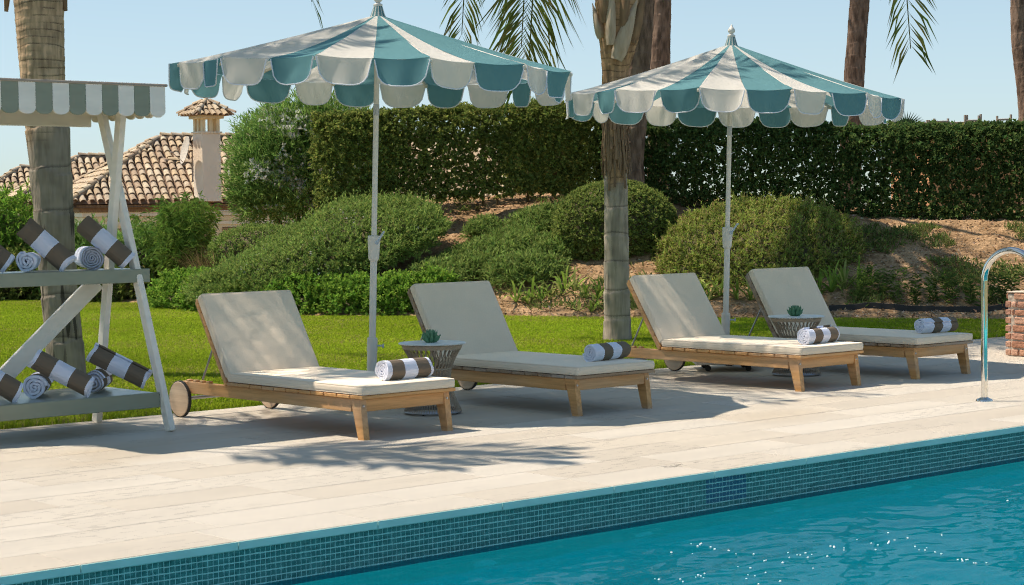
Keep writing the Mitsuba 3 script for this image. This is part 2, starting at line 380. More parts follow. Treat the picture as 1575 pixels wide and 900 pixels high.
# ------------------------------------------------------------------ the setting: pool, deck, lawn, garden bed, land
rng = np.random.default_rng(7)
LAWN_Y, WATER = 4.40, -0.192
deck = struct('pool_deck', grid(*np.meshgrid([-4.0, 22.0], [0.02, LAWN_Y], indexing='ij'), np.full((2, 2), -0.012)), 'm_bedding', label='pale limestone pool deck laid in long slabs', category='deck')
put('pool_deck__border', join([grid(*np.meshgrid([-4.0, 2.2], [0.02, LAWN_Y], indexing='ij'), np.full((2, 2), -0.003)), grid(*np.meshgrid([18.5, 22.0], [0.02, LAWN_Y], indexing='ij'), np.full((2, 2), -0.003))]), 'm_stone0')
ROW = 0.33
filler = []
for r in range(1, 14):
    y0, y1 = r * ROW - 0.01, min((r + 1) * ROW - 0.01, LAWN_Y)
    lo, hi = 2.2, 18.5
    x = lo + rng.random() * -0.6
    xa, xb = max(2.2, 2.6 + 0.5 * y0), min(18.5, 10.9 + 1.55 * y0)
    ends = []
    while x < hi:
        L = rng.choice([0.8, 1.0, 1.2, 1.4])
        x1 = x + L
        if xa - 1.5 < x1 and x < xb + 1.2:
            g = 0.0042
            m = xf(cbox((L - g, y1 - y0 - g, 0.03), 0.0022), None, ((x + x1) / 2, (y0 + y1) / 2, -0.015 + rng.normal() * 0.0004))
            part('pool_deck', 'slab', m, f'm_stone{rng.integers(0, 5)}'); ends += [x, x1]
        x = x1
    for u0, u1 in ((2.2, min(ends)), (max(ends), 18.5)):
        if u1 - u0 > 0.02: filler.append(grid(*np.meshgrid([u0, u1], [y0 + 0.002, y1 - 0.002], indexing='ij'), np.full((2, 2), -0.002)))
put('pool_deck__far_paving', join(filler), 'm_stone2')
x = -1.0 + 0.06
for k in range(22):
    L = 0.703
    m = xf(cbox((L - 0.003, 0.335, 0.034), 0.004), None, (x + L / 2 + 0.3, 0.1525, -0.0165))
    cs = part('pool_deck', 'coping_slab', m, f'm_stone{rng.integers(0, 5)}')
    put(cs + '__water_light_band', xf(cbox((L - 0.004, 0.006, 0.032), 0.001), None, (x + L / 2 + 0.3, -0.0185, -0.018)), 'm_water_light_band')
    x += L
# pool shell: wall with mosaic, floor
PX0, PX1, PY0, DEEP = -5.0, 20.0, -6.3, -1.65
pool = struct('pool_basin', join([
    grid(*np.meshgrid([PX0, PX1], [PY0, 0.02], indexing='ij'), np.full((2, 2), DEEP)),
    ([[PX0, PY0, 0.0], [PX1, PY0, 0.0], [PX1, PY0, DEEP], [PX0, PY0, DEEP]], [[0, 1, 2], [0, 2, 3]]),
    ([[PX0, PY0, 0.0], [PX0, 0.0, 0.0], [PX0, 0.0, DEEP], [PX0, PY0, DEEP]], [[0, 1, 2], [0, 2, 3]]),
    ([[PX1, PY0, 0.0], [PX1, 0.0, 0.0], [PX1, 0.0, DEEP], [PX1, PY0, DEEP]], [[0, 1, 2], [0, 2, 3]])]), 'm_pool_floor', label='turquoise swimming pool with a mosaic tiled wall', category='pool')
mat('m_pool_wall', twosided(princ(mikit.proc(lambda p, n, uv: MIX([0.02, 0.42, 0.56], [0.04, 0.54, 0.66], mikit.cell_rand(dr.floor(p.x / 0.025 + 0.5), dr.floor(p.z / 0.025), 3))), 0.4)))
put('pool_basin__wall', ([[PX0, 0.008, -0.034], [PX1, 0.008, -0.034], [PX1, 0.008, DEEP], [PX0, 0.008, DEEP]], [[0, 1, 2], [0, 2, 3]]), 'm_pool_wall')
put('pool_basin__grout_bed', xf(box((8.6, 0.004, 0.62)), None, (6.6, 0.004, -0.345)), 'm_grout')
nx, nz, PT = 344, 25, 0.025
ii, jj = np.meshgrid(np.arange(nx), np.arange(nz), indexing='ij')
cx = 2.3 + (ii.ravel() + 0.5) * PT; cz = -0.0385 - (jj.ravel() + 0.5) * PT
hw = PT / 2 - 0.0030
jit = rng.normal(size=(len(cx), 3)) * np.array([0.0004, 0.00035, 0.0004])
tl = np.array([[-hw, -0.001, -hw], [hw, -0.001, -hw], [hw, -0.001, hw], [-hw, -0.001, hw], [-hw - .0005, .003, -hw - .0005], [hw + .0005, .003, -hw - .0005], [hw + .0005, .003, hw + .0005], [-hw - .0005, .003, hw + .0005]])
tv = (np.stack([cx, 0 * cx, cz], 1) + jit)[:, None] + tl[None]
tv[:, :4, 1] += (tl[:4, 0] * 1.0)[None] * rng.normal(size=(len(cx), 1)) * 0.03 + (tl[:4, 2])[None] * rng.normal(size=(len(cx), 1)) * 0.03
tf = np.array([[0, 1, 2], [0, 2, 3], [4, 5, 1], [4, 1, 0], [5, 6, 2], [5, 2, 1], [6, 7, 3], [6, 3, 2], [7, 4, 0], [7, 0, 3]])
lid = (cx > 7.04) & (cx < 7.36) & (cz > -0.17)
mat('m_lid_tile', twosided(princ((0.025, 0.115, 0.18), 0.12, specular=0.5)))
for sel_, key_, m_, l_ in ((~lid, 'pool_basin__mosaic_tile', 'm_pool_tile', 'small dark teal mosaic tiles along the waterline'), (lid, 'pool_basin__skimmer_lid', 'm_lid_tile', 'bluer patch of tiles over the skimmer')):
    put(key_, (tv[sel_].reshape(-1, 3), (tf[None] + (np.arange(int(sel_.sum())) * 8)[:, None, None]).reshape(-1, 3)), m_)
    labels[key_] = {'kind': 'stuff', 'label': l_}
for k in range(6):
    part('pool_basin', 'wall_inlet', xf(lathe([(0.0, 0.02), (0.045, 0.02), (0.062, 0.010), (0.066, 0.0)], 20), rx(math.pi / 2), (3.55 + 1.02 * k, -0.002, -0.55)), 'm_inlet', smooth=40)


def wave(X, Y):
    p = np.stack([X * 1.0, Y * 1.0, 0 * X], -1)
    w = 0.018 * vfbm(p * [1.1, 1.6, 1] + [3, 1, 0], 2, 3) + 0.011 * vfbm(p * [3.0, 4.6, 1], 2, 11) + 0.0075 * vfbm(p * [8, 14, 1], 2, 23)
    calm = np.clip((-Y) / 0.7, 0.15, 1.0)
    return WATER + (w - 0.0175) * calm


gx = np.concatenate([np.linspace(PX0 + 0.01, 2.0, 30), np.arange(2.02, 12.0, 0.02), np.linspace(12.0, PX1 - 0.01, 60)])
gy = np.concatenate([np.linspace(PY0 + 0.01, -3.0, 60), np.arange(-2.99, -0.03, 0.016), [-0.02, -0.012, -0.004]])
X, Y = np.meshgrid(gx, gy, indexing='ij')
struct('water', grid(X, Y, wave(X, Y)), 'm_water', smooth=True, label='rippled teal pool water', category='water')


glint_spots = [(6.33, -0.67), (6.26, -0.68), (6.25, -0.82), (6.31, -0.83), (6.14, -0.88), (6.45, -1.11), (6.37, -1.12), (6.45, -1.16), (6.23, -1.16), (6.9, -1.13), (6.88, -1.23), (6.79, -1.32), (6.91, -1.33), (6.86, -1.42), (6.91, -1.42), (6.87, -1.5), (6.8, -1.69), (6.78, -1.74), (6.79, -1.79), (5.79, -1.15), (5.83, -1.24), (5.78, -1.23), (5.92, -1.27), (5.62, -1.1), (5.64, -1.15), (5.85, -1.43), (8.25, -0.96), (7.28, -1.28), (7.08, -1.2), (6.66, -1.21), (6.11, -0.77), (6.44, -0.94), (6.24, -1.33), (5.99, -1.24), (6.65, -1.18)]  # white beads added on the water where the sun glints
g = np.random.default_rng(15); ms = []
for x, y in glint_spots:
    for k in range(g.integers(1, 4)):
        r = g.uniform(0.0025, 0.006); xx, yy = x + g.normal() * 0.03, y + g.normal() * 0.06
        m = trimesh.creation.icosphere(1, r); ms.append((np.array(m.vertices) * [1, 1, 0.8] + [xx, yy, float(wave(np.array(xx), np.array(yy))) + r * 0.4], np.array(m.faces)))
mat('m_glint', twosided(princ((0.85, 0.87, 0.87), 0.15, specular=0.6)))
struct('sun_glints', join(ms), 'm_glint', smooth=True, label='small bright bubbles standing in for sun glints on the pool water', category='beads', kind='stuff')


# garden bed: a bank that rises from the lawn's far edge to the foot of the hedge
def bed_front(a): return np.interp(a, [-12, -8, -4.8, -3.4, -2.47, .1, 1.6, 3.8, 5.2, 9, 14], [32, 30.6, 27.2, 25.0, 23.9, 23.3, 22.6, 22.1, 21.6, 20.4, 18.5])


def bank(a, d):
    s = d - bed_front(a)
    hm = np.interp(a, [-7, -5.2, -4.2, -3, -2, 0, 3, 6, 12], [0.05, 0.12, 0.45, 1.05, 1.38, 1.5, 1.36, 1.18, 1.1])
    t = np.clip(s / 4.7, 0, 1); t = t * t * (3 - 2 * t) * 0.55 + t * 0.45
    z = hm * t
    back = np.clip((s - 6.5) / 16.0, 0, 1); z = z - back * (hm + 1.7)
    rough = vfbm(np.stack([a * 2.3, d * 2.3, 0 * a], -1), 4, 5) - 0.5
    return z + rough * 0.16 * np.clip(s / 0.6, 0, 1) + 0.02 * np.clip(s / 0.2, -1, 1)


aa, ds = np.meshgrid(np.linspace(-12, 13, 301), np.linspace(0, 1, 160) ** 1.4, indexing='ij')
dd = bed_front(aa) - 0.02 + ds * 27
q = Vn(aa, dd, bank(aa, dd))
struct('garden_bank', grid(q[..., 0], q[..., 1], q[..., 2]), 'm_soil', smooth=True, label='bare reddish earth bank rising to the hedge', category='bank')
lx, ly = np.meshgrid(np.linspace(-30, 45, 20), np.linspace(LAWN_Y, LAWN_Y + 0.001, 2), indexing='ij')
aa, ss = np.meshgrid(np.linspace(-12, 13, 120), np.linspace(0, 1, 40), indexing='ij')
d0 = (LAWN_Y + 6.47 + SY * aa) / CY
q = Vn(aa, d0 + (bed_front(aa) + 0.25 - d0) * ss, 0 * aa - 0.012)
lawn = struct('lawn', grid(q[..., 0], q[..., 1], q[..., 2]), 'm_turf', label='bright mown lawn behind the pool deck', category='lawn')
struct('ground', grid(*np.meshgrid(np.linspace(-600, 900, 12), np.linspace(-300, 1200, 12), indexing='ij'), np.full((12, 12), -1.75)), 'm_land', label='dry land falling away behind the garden', category='ground')

# grass blades
NB = 480000
a = rng.uniform(-9.6, 7.0, NB * 2); dlo = (LAWN_Y + 6.47 + SY * a) / CY + 0.012; dhi = bed_front(a) + 0.15
u = rng.random(NB * 2); d = dlo + (dhi - dlo) * u
keep = (np.abs(a) < 0.272 * d + 1.0) & (d > dlo) & (dhi > dlo) & (rng.random(NB * 2) < np.clip((dhi - dlo) / 14, 0.05, 1))
a, d, dlo = a[keep], d[keep], dlo[keep]
nb = len(a); base = Vn(a, d, np.full(nb, -0.012))
hh = rng.uniform(0.022, 0.045, nb) * (1 + 0.6 * (d - dlo < 0.10)); ww = rng.uniform(0.004, 0.007, nb) * (0.6 + d / 24)
g = rng.uniform(0, 2 * np.pi, nb); lean = rng.uniform(0.1, 0.9, nb)
side = np.stack([np.cos(g), np.sin(g), 0 * g], 1); ln = np.stack([-np.sin(g), np.cos(g), 0 * g], 1)
mid = base + ln * (hh * lean * 0.3)[:, None] + np.array([0, 0, 1.0]) * (hh * 0.6)[:, None]
tip = base + ln * (hh * lean)[:, None] + np.array([0, 0, 1.0]) * (hh * (1 - 0.3 * lean))[:, None]
v = np.stack([base - side * (ww / 2)[:, None], base + side * (ww / 2)[:, None], mid + side * (ww / 2.3)[:, None], tip, mid - side * (ww / 2.3)[:, None]], 1).reshape(-1, 3)
o = (np.arange(nb) * 5)[:, None]
f = np.concatenate([o + [0, 1, 2], o + [0, 2, 4], o + [4, 2, 3]], 1).reshape(-1, 3)
patch = vfbm(np.stack([base[:, 0] * 1.1, base[:, 1] * 1.1, 0 * hh], 1), 3, 9)[:, None]
gc = np.array([0.27, 0.395, 0.024]) * (1 - patch) + np.array([0.40, 0.48, 0.04]) * patch
dry = (rng.random(nb) < 0.04 + 0.14 * (patch[:, 0] > 0.58))[:, None]
big = vfbm(np.stack([base[:, 0] * 0.35 + 5, base[:, 1] * 0.35, 0 * hh], 1), 3, 19)[:, None]
gc = gc * (0.72 + 0.56 * big)
gc = np.where(dry, [0.42, 0.36, 0.14], gc) * (0.75 + 0.5 * rng.random((nb, 1)))
struct('grass', (v, f), 'm_leaf_dull', label='short bright green grass of the lawn', category='grass', kind='stuff', color=np.repeat(gc, 5, 0))
# ------------------------------------------------------------------ sun loungers
LW = 0.70


def seam(w, l, h, r=0.020):
    k = 0.0142 - r; a, b = w / 2 + k, l / 2 + k; rr = 0.014; t = np.linspace(0, math.pi / 2, 5); ms = []
    for z in (h / 2 + k, -h / 2 - k):
        p = np.vstack([np.stack([sx * (a - rr) + rr * np.cos(t + q), sy * (b - rr) + rr * np.sin(t + q), 0 * t + z], 1) for sx, sy, q in ((1, 1, 0), (-1, 1, math.pi / 2), (-1, -1, math.pi), (1, -1, 1.5 * math.pi))])
        p = np.vstack([p, p[:1]]); q_ = [p[0]]
        for u, v in zip(p[:-1], p[1:]):
            n = max(1, int(np.linalg.norm(v - u) / 0.08)); q_ += [u + (v - u) * (k_ + 1) / n for k_ in range(n)]
        ms.append(tube(np.array(q_) , 0.0038, 6, False))
    return join(ms)


def lounger(x0, y0, rot, label, ang=58.0, worn_shade=False):
    t = thing('sun_lounger', label, 'sun lounger', 'wooden sun loungers in a row on the pool deck')
    R, o = rz(rot), (x0, y0, 0)
    wl, wx = ('m_teak_worn_shade1', 'm_teak_worn_shade0') if worn_shade else ('m_teak1', 'm_teak0')
    P = lambda n, m, k, **kw: part(t, n, xf(m, R, o), k, **kw)
    for X in (0.0375, LW - 0.0375):
        P('side_rail', join([xf(cbox((0.035, 1.78, 0.075), 0.003), None, (X, 0.122 + 0.89, 0.1945))] +
                            [xf(cbox((0.033, 0.035, 0.016), 0.004), None, (X, 1.60 + 0.075 * k, 0.238)) for k in range(4)]), 'm_teak1')
        s = 1 if X < 0.3 else -1
        xa, xb = X - 0.02, X + 0.02
        lv = np.array([[xa, 0.0, 0], [xb, 0.0, 0], [xb, 0.056, 0], [xa, 0.056, 0], [xa, 0.032, 0.232], [xb, 0.032, 0.232], [xb, 0.122, 0.232], [xa, 0.122, 0.232]])
        h = trimesh.convex.convex_hull(lv)
        lg = P('leg', (np.array(h.vertices), np.array(h.faces)), 'm_teak1')
        put(lg + '__bolt', xf(xf(lathe([(0, .004), (.006, .004), (.008, 0)], 10), rx(math.pi / 2), (X, 0.027, 0.193)), R, o), 'm_metal_grey', smooth=40)
    P('apron', xf(cbox((0.59, 0.026, 0.072), 0.003), None, (LW / 2, 0.045, 0.196)), 'm_teak0')
    P('crossbar', xf(cbox((0.59, 0.03, 0.05), 0.003), None, (LW / 2, 1.40, 0.185)), 'm_teak0')
    P('axle', tube([(0.02, 1.885, 0.118), (LW - 0.02, 1.885, 0.118)], 0.011), 'm_metal_grey', smooth=True)
    for k in range(11):
        P('slat', xf(cbox((LW, 0.117, 0.020), 0.003), None, (LW / 2, -0.016 + 0.0625 + k * 0.125, 0.2445 + 0.0006 * rng.normal())), wx)
    A = math.radians(ang)
    B = np.stack([[1, 0, 0], [0, math.cos(A), math.sin(A)], [0, -math.sin(A), math.cos(A)]], 1)
    hb = np.array([0, 1.385, 0.236])
    bk = lambda m: xf(m, B, hb)
    for X in (0.03, LW - 0.03):
        P('back_rail', bk(xf(cbox((0.035, 0.60, 0.030), 0.003), None, (X, 0.30, 0.0))), wl)
        P('support_strut', tube([bk(([[X * 0.86 + 0.05, 0.34, -0.005]], [[0, 0, 0]]))[0][0], (X * 0.86 + 0.05, 1.735, 0.245)], 0.0065, 8), 'm_metal_grey', smooth=40)
    for k in range(6):
        P('back_slat', bk(xf(cbox((LW, 0.096, 0.016), 0.003), None, (LW / 2, 0.055 + 0.1 * k, 0.0245))), wx)
    c = rbox((LW, 0.59, 0.056), 0.020, 10, 0.006)
    bc = P('back_cushion', bk(xf(c, None, (LW / 2, 0.315, 0.064))), 'm_cushion', smooth=True)
    put(bc + '__piping', xf(bk(xf(seam(LW, 0.59, 0.056), None, (LW / 2, 0.315, 0.064))), R, o), 'm_seam', smooth=True)
    c = rbox((LW, 1.372, 0.056), 0.020, 14, 0.004)
    sc_ = P('seat_cushion', xf(c, None, (LW / 2, -0.016 + 0.686, 0.2845)), 'm_cushion', smooth=True)
    put(sc_ + '__piping', xf(xf(seam(LW, 1.372, 0.056), None, (LW / 2, -0.016 + 0.686, 0.2845)), R, o), 'm_seam', smooth=True)
    for X in (0.001, LW - 0.001):
        w = P('wheel', xf(lathe([(0, .014), (.108, .014), (.112, .010), (.112, -.010), (.108, -.014), (0, -.014)], 40), ry(math.pi / 2), (X, 1.885, 0.118)), 'm_teak_pale', smooth=30)
        put(w + '__tyre', xf(xf(lathe([(.1125, .011), (.118, .009), (.118, -.009), (.1125, -.011)], 40), ry(math.pi / 2), (X, 1.885, 0.118)), R, o), 'm_black', smooth=30)
    return t


lounger(6.656, 2.281, 0.010, 'sun lounger nearest the towel stand, its cushion dappled with palm shade', 58)
lounger(8.352, 2.290, -0.005, 'sun lounger wholly in umbrella shade, its teak greyed and darkened to match that shade, second from the towel stand', 58.5, True)
lounger(10.500, 2.272, -0.009, 'sun lounger whose raised back is half in sun and half in shade', 56.0)
lounger(11.808, 2.250, -0.019, 'sun lounger farthest from the towel stand, its teak greyed and darkened to match its shade, nearest the brick pillar', 58, True)


# ------------------------------------------------------------------ towels
WHITE_T, BROWN_T = np.array([0.66, 0.69, 0.80]), np.array([0.17, 0.135, 0.10])


def towel_mesh(length, R0, seed, stripes, turns=3.6, endcol=(0, 0)):
    """a towel rolled up: a thick sheet wound in a spiral, colour bands across its length"""
    r = np.random.default_rng(seed)
    n = int(turns * 22); th = np.linspace(0, turns * 2 * np.pi, n)
    pitch = (R0 - 0.010) / turns; thick = pitch * 0.80
    rc = 0.010 + pitch * th / (2 * np.pi) - thick / 2 + 0.0018 * np.sin(3 * th + seed) + 0.0015 * np.sin(5.3 * th)
    cuts = sorted(set([0.0, 1.0] + [s for s, _ in stripes[1:]]))
    zs, cid = [], []
    for a_, b_ in zip(cuts[:-1], cuts[1:]):
        k = max(2, int((b_ - a_) * 12)); seg = np.linspace(a_, b_, k + 1)
        ci = [c for s, c in stripes if s <= a_ + 1e-9][-1]
        zs += list(seg); cid += [ci] * len(seg)
    zs = np.array(zs); cid = np.array(cid); m = len(zs)
    rin, rout = np.maximum(rc - thick / 2, 0.002), rc + thick / 2
    pin = np.stack([rin * np.cos(th), rin * np.sin(th)], 1); pout = np.stack([rout * np.cos(th), rout * np.sin(th)], 1)
    ring = np.vstack([pout, pin[::-1]]); K = len(ring)
    v = np.zeros((m, K, 3)); v[..., 0] = ((zs - 0.5) * length)[:, None]; v[..., 1] = ring[:, 0]; v[..., 2] = ring[:, 1]
    endr = np.concatenate([rc, rc[::-1]])
    wob = 0.010 * np.sin(ring[:, 0] * 30 + seed) + 0.16 * (R0 - endr) * 0.15
    v[..., 0] += wob[None] * (zs * 2 - 1)[:, None]
    soft = 0.006 * (vfbm(v * [9, 14, 14] + seed * 3.1, 2, seed) - 0.5)
    rad = unit(v * [0, 1, 1]); v += rad * soft[..., None]
    f = []
    i = np.arange(K); j = (i + 1) % K
    for k in range(m - 1):
        if zs[k + 1] - zs[k] < 1e-9: continue
        o = k * K; f += [np.stack([o + i, o + j, o + K + j], 1), np.stack([o + i, o + K + j, o + K + i], 1)]
    pal = np.array([WHITE_T, BROWN_T]); col = [np.repeat(pal[cid][:, None], K, 1).reshape(-1, 3)]
    V_ = [v.reshape(-1, 3)]; o = m * K
    for row, flip, ec in ((0, 0, endcol[0]), (m - 1, 1, endcol[1])):
        e = v[row]; V_.append(e); cc = np.tile(pal[0], (K, 1))
        if ec: cc[:n] = pal[1]; cc[n:] = pal[0]
        col.append(cc); a_ = np.arange(n - 1); b_ = K - 1 - a_
        qd = np.stack([o + a_, o + a_ + 1, o + b_ - 1, o + b_], 1)
        if flip: qd = qd[:, ::-1]
        f += [qd[:, [0, 1, 2]], qd[:, [0, 2, 3]]]; o += K
    V_ = np.vstack(V_); F_ = np.vstack(f)
    low = V_[:, 2] < -R0 * 0.86                     # it lies a little flat
    V_[:, 2] = np.where(low, -R0 * 0.86 + (V_[:, 2] + R0 * 0.86) * 0.25, V_[:, 2])
    return V_, F_, np.vstack(col)


BANDS = [(0.0, 0), (0.20, 1), (0.46, 0), (0.73, 1), (0.965, 0)]


def towel(label, group, center, R, length=0.38, R0=0.062, seed=1, stripes=BANDS, spin=0.0, endcol=(0, 0), turns=3.6):
    v, f, c = towel_mesh(length, R0, seed, stripes, turns, endcol)
    v = v @ rx(spin).T
    t = thing('rolled_towel', label, 'towel', group)
    put(t, (v @ np.asarray(R).T + np.asarray(center), f), 'm_towel', color=c)
    return t


GL, GS = 'towels rolled up on the loungers', 'towels piled on the towel stand'
TL = 0.3125 + 0.006
towel('brown and white rolled towel on the lounger nearest the towel stand', GL, (7.12, 2.47, TL + 0.054), rz(0.10), 0.375, 0.064, 11, [(0.0, 0), (0.10, 1), (0.38, 0), (0.66, 1), (0.945, 0)], 0.6)
towel('brown and white rolled towel on the shaded lounger second from the towel stand', GL, (8.86, 2.53, TL + 0.054), rz(0.16), 0.375, 0.064, 12, [(0.0, 0), (0.25, 1), (0.50, 0), (0.75, 1)], 2.4)
towel('brown and white rolled towel on the lounger with a half sunlit back', GL, (10.915, 2.44, TL + 0.054), rz(0.13), 0.385, 0.066, 13, [(0.0, 0), (0.20, 1), (0.46, 0), (0.70, 1), (0.965, 0)], 4.0)
towel('brown and white rolled towel on the lounger nearest the brick pillar', GL, (12.335, 2.44, TL + 0.052), rz(-0.12), 0.36, 0.062, 14, [(0.0, 0), (0.30, 1), (0.55, 0), (0.80, 1)], 5.1)


# ------------------------------------------------------------------ towel stand
st = thing('towel_stand', 'white wooden towel stand with two grey green shelves and a scalloped striped canopy', 'towel stand')


def scissor(xb, xt):
    for k, (yb, yt, off) in enumerate(((3.53, 4.075, 0.0), (4.33, 3.765, 0.043))):
        part(st, 'leg', beam((xb - off, yb, 0.0), (xt - off, yt, 1.93), 0.040, 0.064, 0.004, up=(0, 1, 0)), 'm_white_paint')


scissor(6.17, 6.06); scissor(5.02, 5.13)
part(st, 'brace', beam((6.06, 4.175, 0.89), (5.10, 4.265, 0.02), 0.03, 0.105, 0.003), 'm_white_paint')
for nm, z, ya, yb, xe, hgt in (('upper', 0.972, 3.775, 4.12, 6.19, 0.082), ('lower', 0.232, 3.60, 4.26, 6.135, 0.090)):
    s = part(st, 'shelf', xf(cbox((xe - 0.01 - 4.98, yb - ya - 0.03, 0.018), 0.003), None, ((xe - 0.01 + 4.98) / 2, (ya + yb) / 2 + 0.011, z - 0.010)), 'm_sage_shelf')
    put(s + '__fascia', xf(cbox((xe - 4.96, 0.022, hgt), 0.003), None, ((xe + 4.96) / 2, ya - 0.002, z - hgt / 2 + 0.001)), 'm_sage_paint')
    put(s + '__back_fascia', xf(cbox((xe - 0.1 - 4.98, 0.020, hgt), 0.003), None, ((xe - 0.1 + 4.98) / 2, yb + 0.012, z - hgt / 2)), 'm_sage_paint')
CX0, CX1, CYF, CYB, CZ = 4.86, 6.125, 3.45, 4.30, 2.058
part(st, 'roof_board', xf(cbox((CX1 - CX0 + 0.03, CYB - CYF + 0.03, 0.016), 0.004), None, ((CX0 + CX1) / 2, (CYF + CYB) / 2, CZ + 0.004)), 'm_post')


def scallop_board(w, h, th=0.014):
    n = 12; t = np.linspace(math.pi, 2 * math.pi, n); r = w / 2
    pts = np.vstack([[[-r, 0], [-r, -h + r * 0.62]], np.stack([r * np.cos(t), -h + r * 0.62 + r * 0.62 * np.sin(t)], 1)[1:-1], [[r, -h + r * 0.62], [r, 0]]])
    k = len(pts); F_, B_ = np.insert(pts, 1, -th / 2, 1), np.insert(pts, 1, th / 2, 1)
    v = np.vstack([F_, B_]); i = np.arange(k); j = (i + 1) % k
    f = np.vstack([np.stack([i, j, k + j], 1), np.stack([i, k + j, k + i], 1), np.stack([0 * i[1:-1], i[2:], i[1:-1]], 1), np.stack([0 * i[1:-1] + k, k + i[1:-1], k + i[2:]], 1)])
    return v, f


PW = (CX1 - CX0) / 12.0
for k in range(12):
    part(st, 'canopy_scallop', xf(scallop_board(PW - 0.0015, 0.178), None, (CX1 - PW * (k + 0.5), CYF, CZ - 0.004)), 'm_white_paint' if k % 2 == 0 else 'm_sage_paint')
for X, sg in ((CX1 - 0.008, 1), (CX0 + 0.008, -1)):
    for k in range(8):
        w = (CYB - CYF - 0.02) / 8
        part(st, 'canopy_scallop', xf(scallop_board(w - 0.0015, 0.178), rz(math.pi / 2), (X, CYF + 0.01 + w * (k + 0.5), CZ - 0.004)), 'm_cream_paint')
part(st, 'back_fascia', xf(scallop_board(CX1 - CX0 - 0.02, 0.10), None, ((CX0 + CX1) / 2, CYB, CZ - 0.004)) if False else xf(cbox((CX1 - CX0 - 0.02, 0.016, 0.205), 0.006), None, ((CX0 + CX1) / 2, CYB, CZ - 0.004 - 0.1025)), 'm_cream_paint')
for xx in (6.06, 5.13):
    part(st, 'roof_bearer', xf(cbox((0.045, CYB - CYF - 0.05, 0.06), 0.003), None, (xx - 0.02, (CYF + CYB) / 2, CZ - 0.036)), 'm_cream_paint')

ZU, ZL = 0.972, 0.232
endon = lambda a: rz(a)                               # the visible end looks to the pool
lean = lambda tilt, a=-0.66: rz(a) @ ry(math.radians(tilt))
B4 = [(0.0, 1), (0.31, 0), (0.62, 1), (0.93, 0)]
B5 = [(0.0, 0), (0.06, 1), (0.36, 0), (0.66, 1), (0.95, 0)]
towel('white rolled towel lying end on at the left of the upper shelf', GS, (5.50, 3.98, ZU + 0.064), endon(1.0), 0.30, 0.066, 21, [(0.0, 0)], 1.0, turns=3.0)
towel('rolled towel end on in the middle of the upper shelf, brown at its core', GS, (5.925, 4.035, ZU + 0.070), endon(1.2), 0.32, 0.076, 22, [(0.0, 0), (0.5, 0)], 2.0, endcol=(1, 1), turns=4.4)
towel('brown and white towel leaning at the far left of the upper shelf', GS, (5.225, 3.965, ZU + 0.150), lean(40), 0.33, 0.068, 23, B4, 0.3)
towel('brown and white towel leaning steeply in the middle of the upper shelf', GS, (5.577, 3.90, ZU + 0.155), lean(42), 0.35, 0.070, 24, B4, 1.3)
towel('brown and white towel leaning against the white legs on the upper shelf', GS, (5.965, 3.885, ZU + 0.165), lean(41), 0.35, 0.070, 25, B4, 2.9)
towel('white and brown rolled towel lying end on at the left of the lower shelf', GS, (5.53, 3.96, ZL + 0.066), endon(0.96), 0.36, 0.077, 26, [(0.0, 0), (0.14, 1), (0.5, 0), (0.8, 1)], 0.5, turns=3.4)
towel('rolled towel end on near the right end of the lower shelf, spiral showing', GS, (5.93, 3.955, ZL + 0.066), endon(0.88), 0.36, 0.074, 27, [(0.0, 0), (0.14, 1), (0.5, 0), (0.8, 1)], 1.5, endcol=(1, 1), turns=3.2)
towel('brown and white towel leaning at the far left of the lower shelf', GS, (5.16, 3.81, ZL + 0.150), lean(33), 0.37, 0.066, 28, B5, 0.9)
towel('brown and white towel leaning in the middle of the lower shelf', GS, (5.575, 3.745, ZL + 0.150), lean(29), 0.38, 0.066, 29, B5, 1.9)
towel('brown and white towel leaning at the right end of the lower shelf', GS, (5.985, 3.80, ZL + 0.158), lean(28), 0.38, 0.066, 30, B5, 3.9)


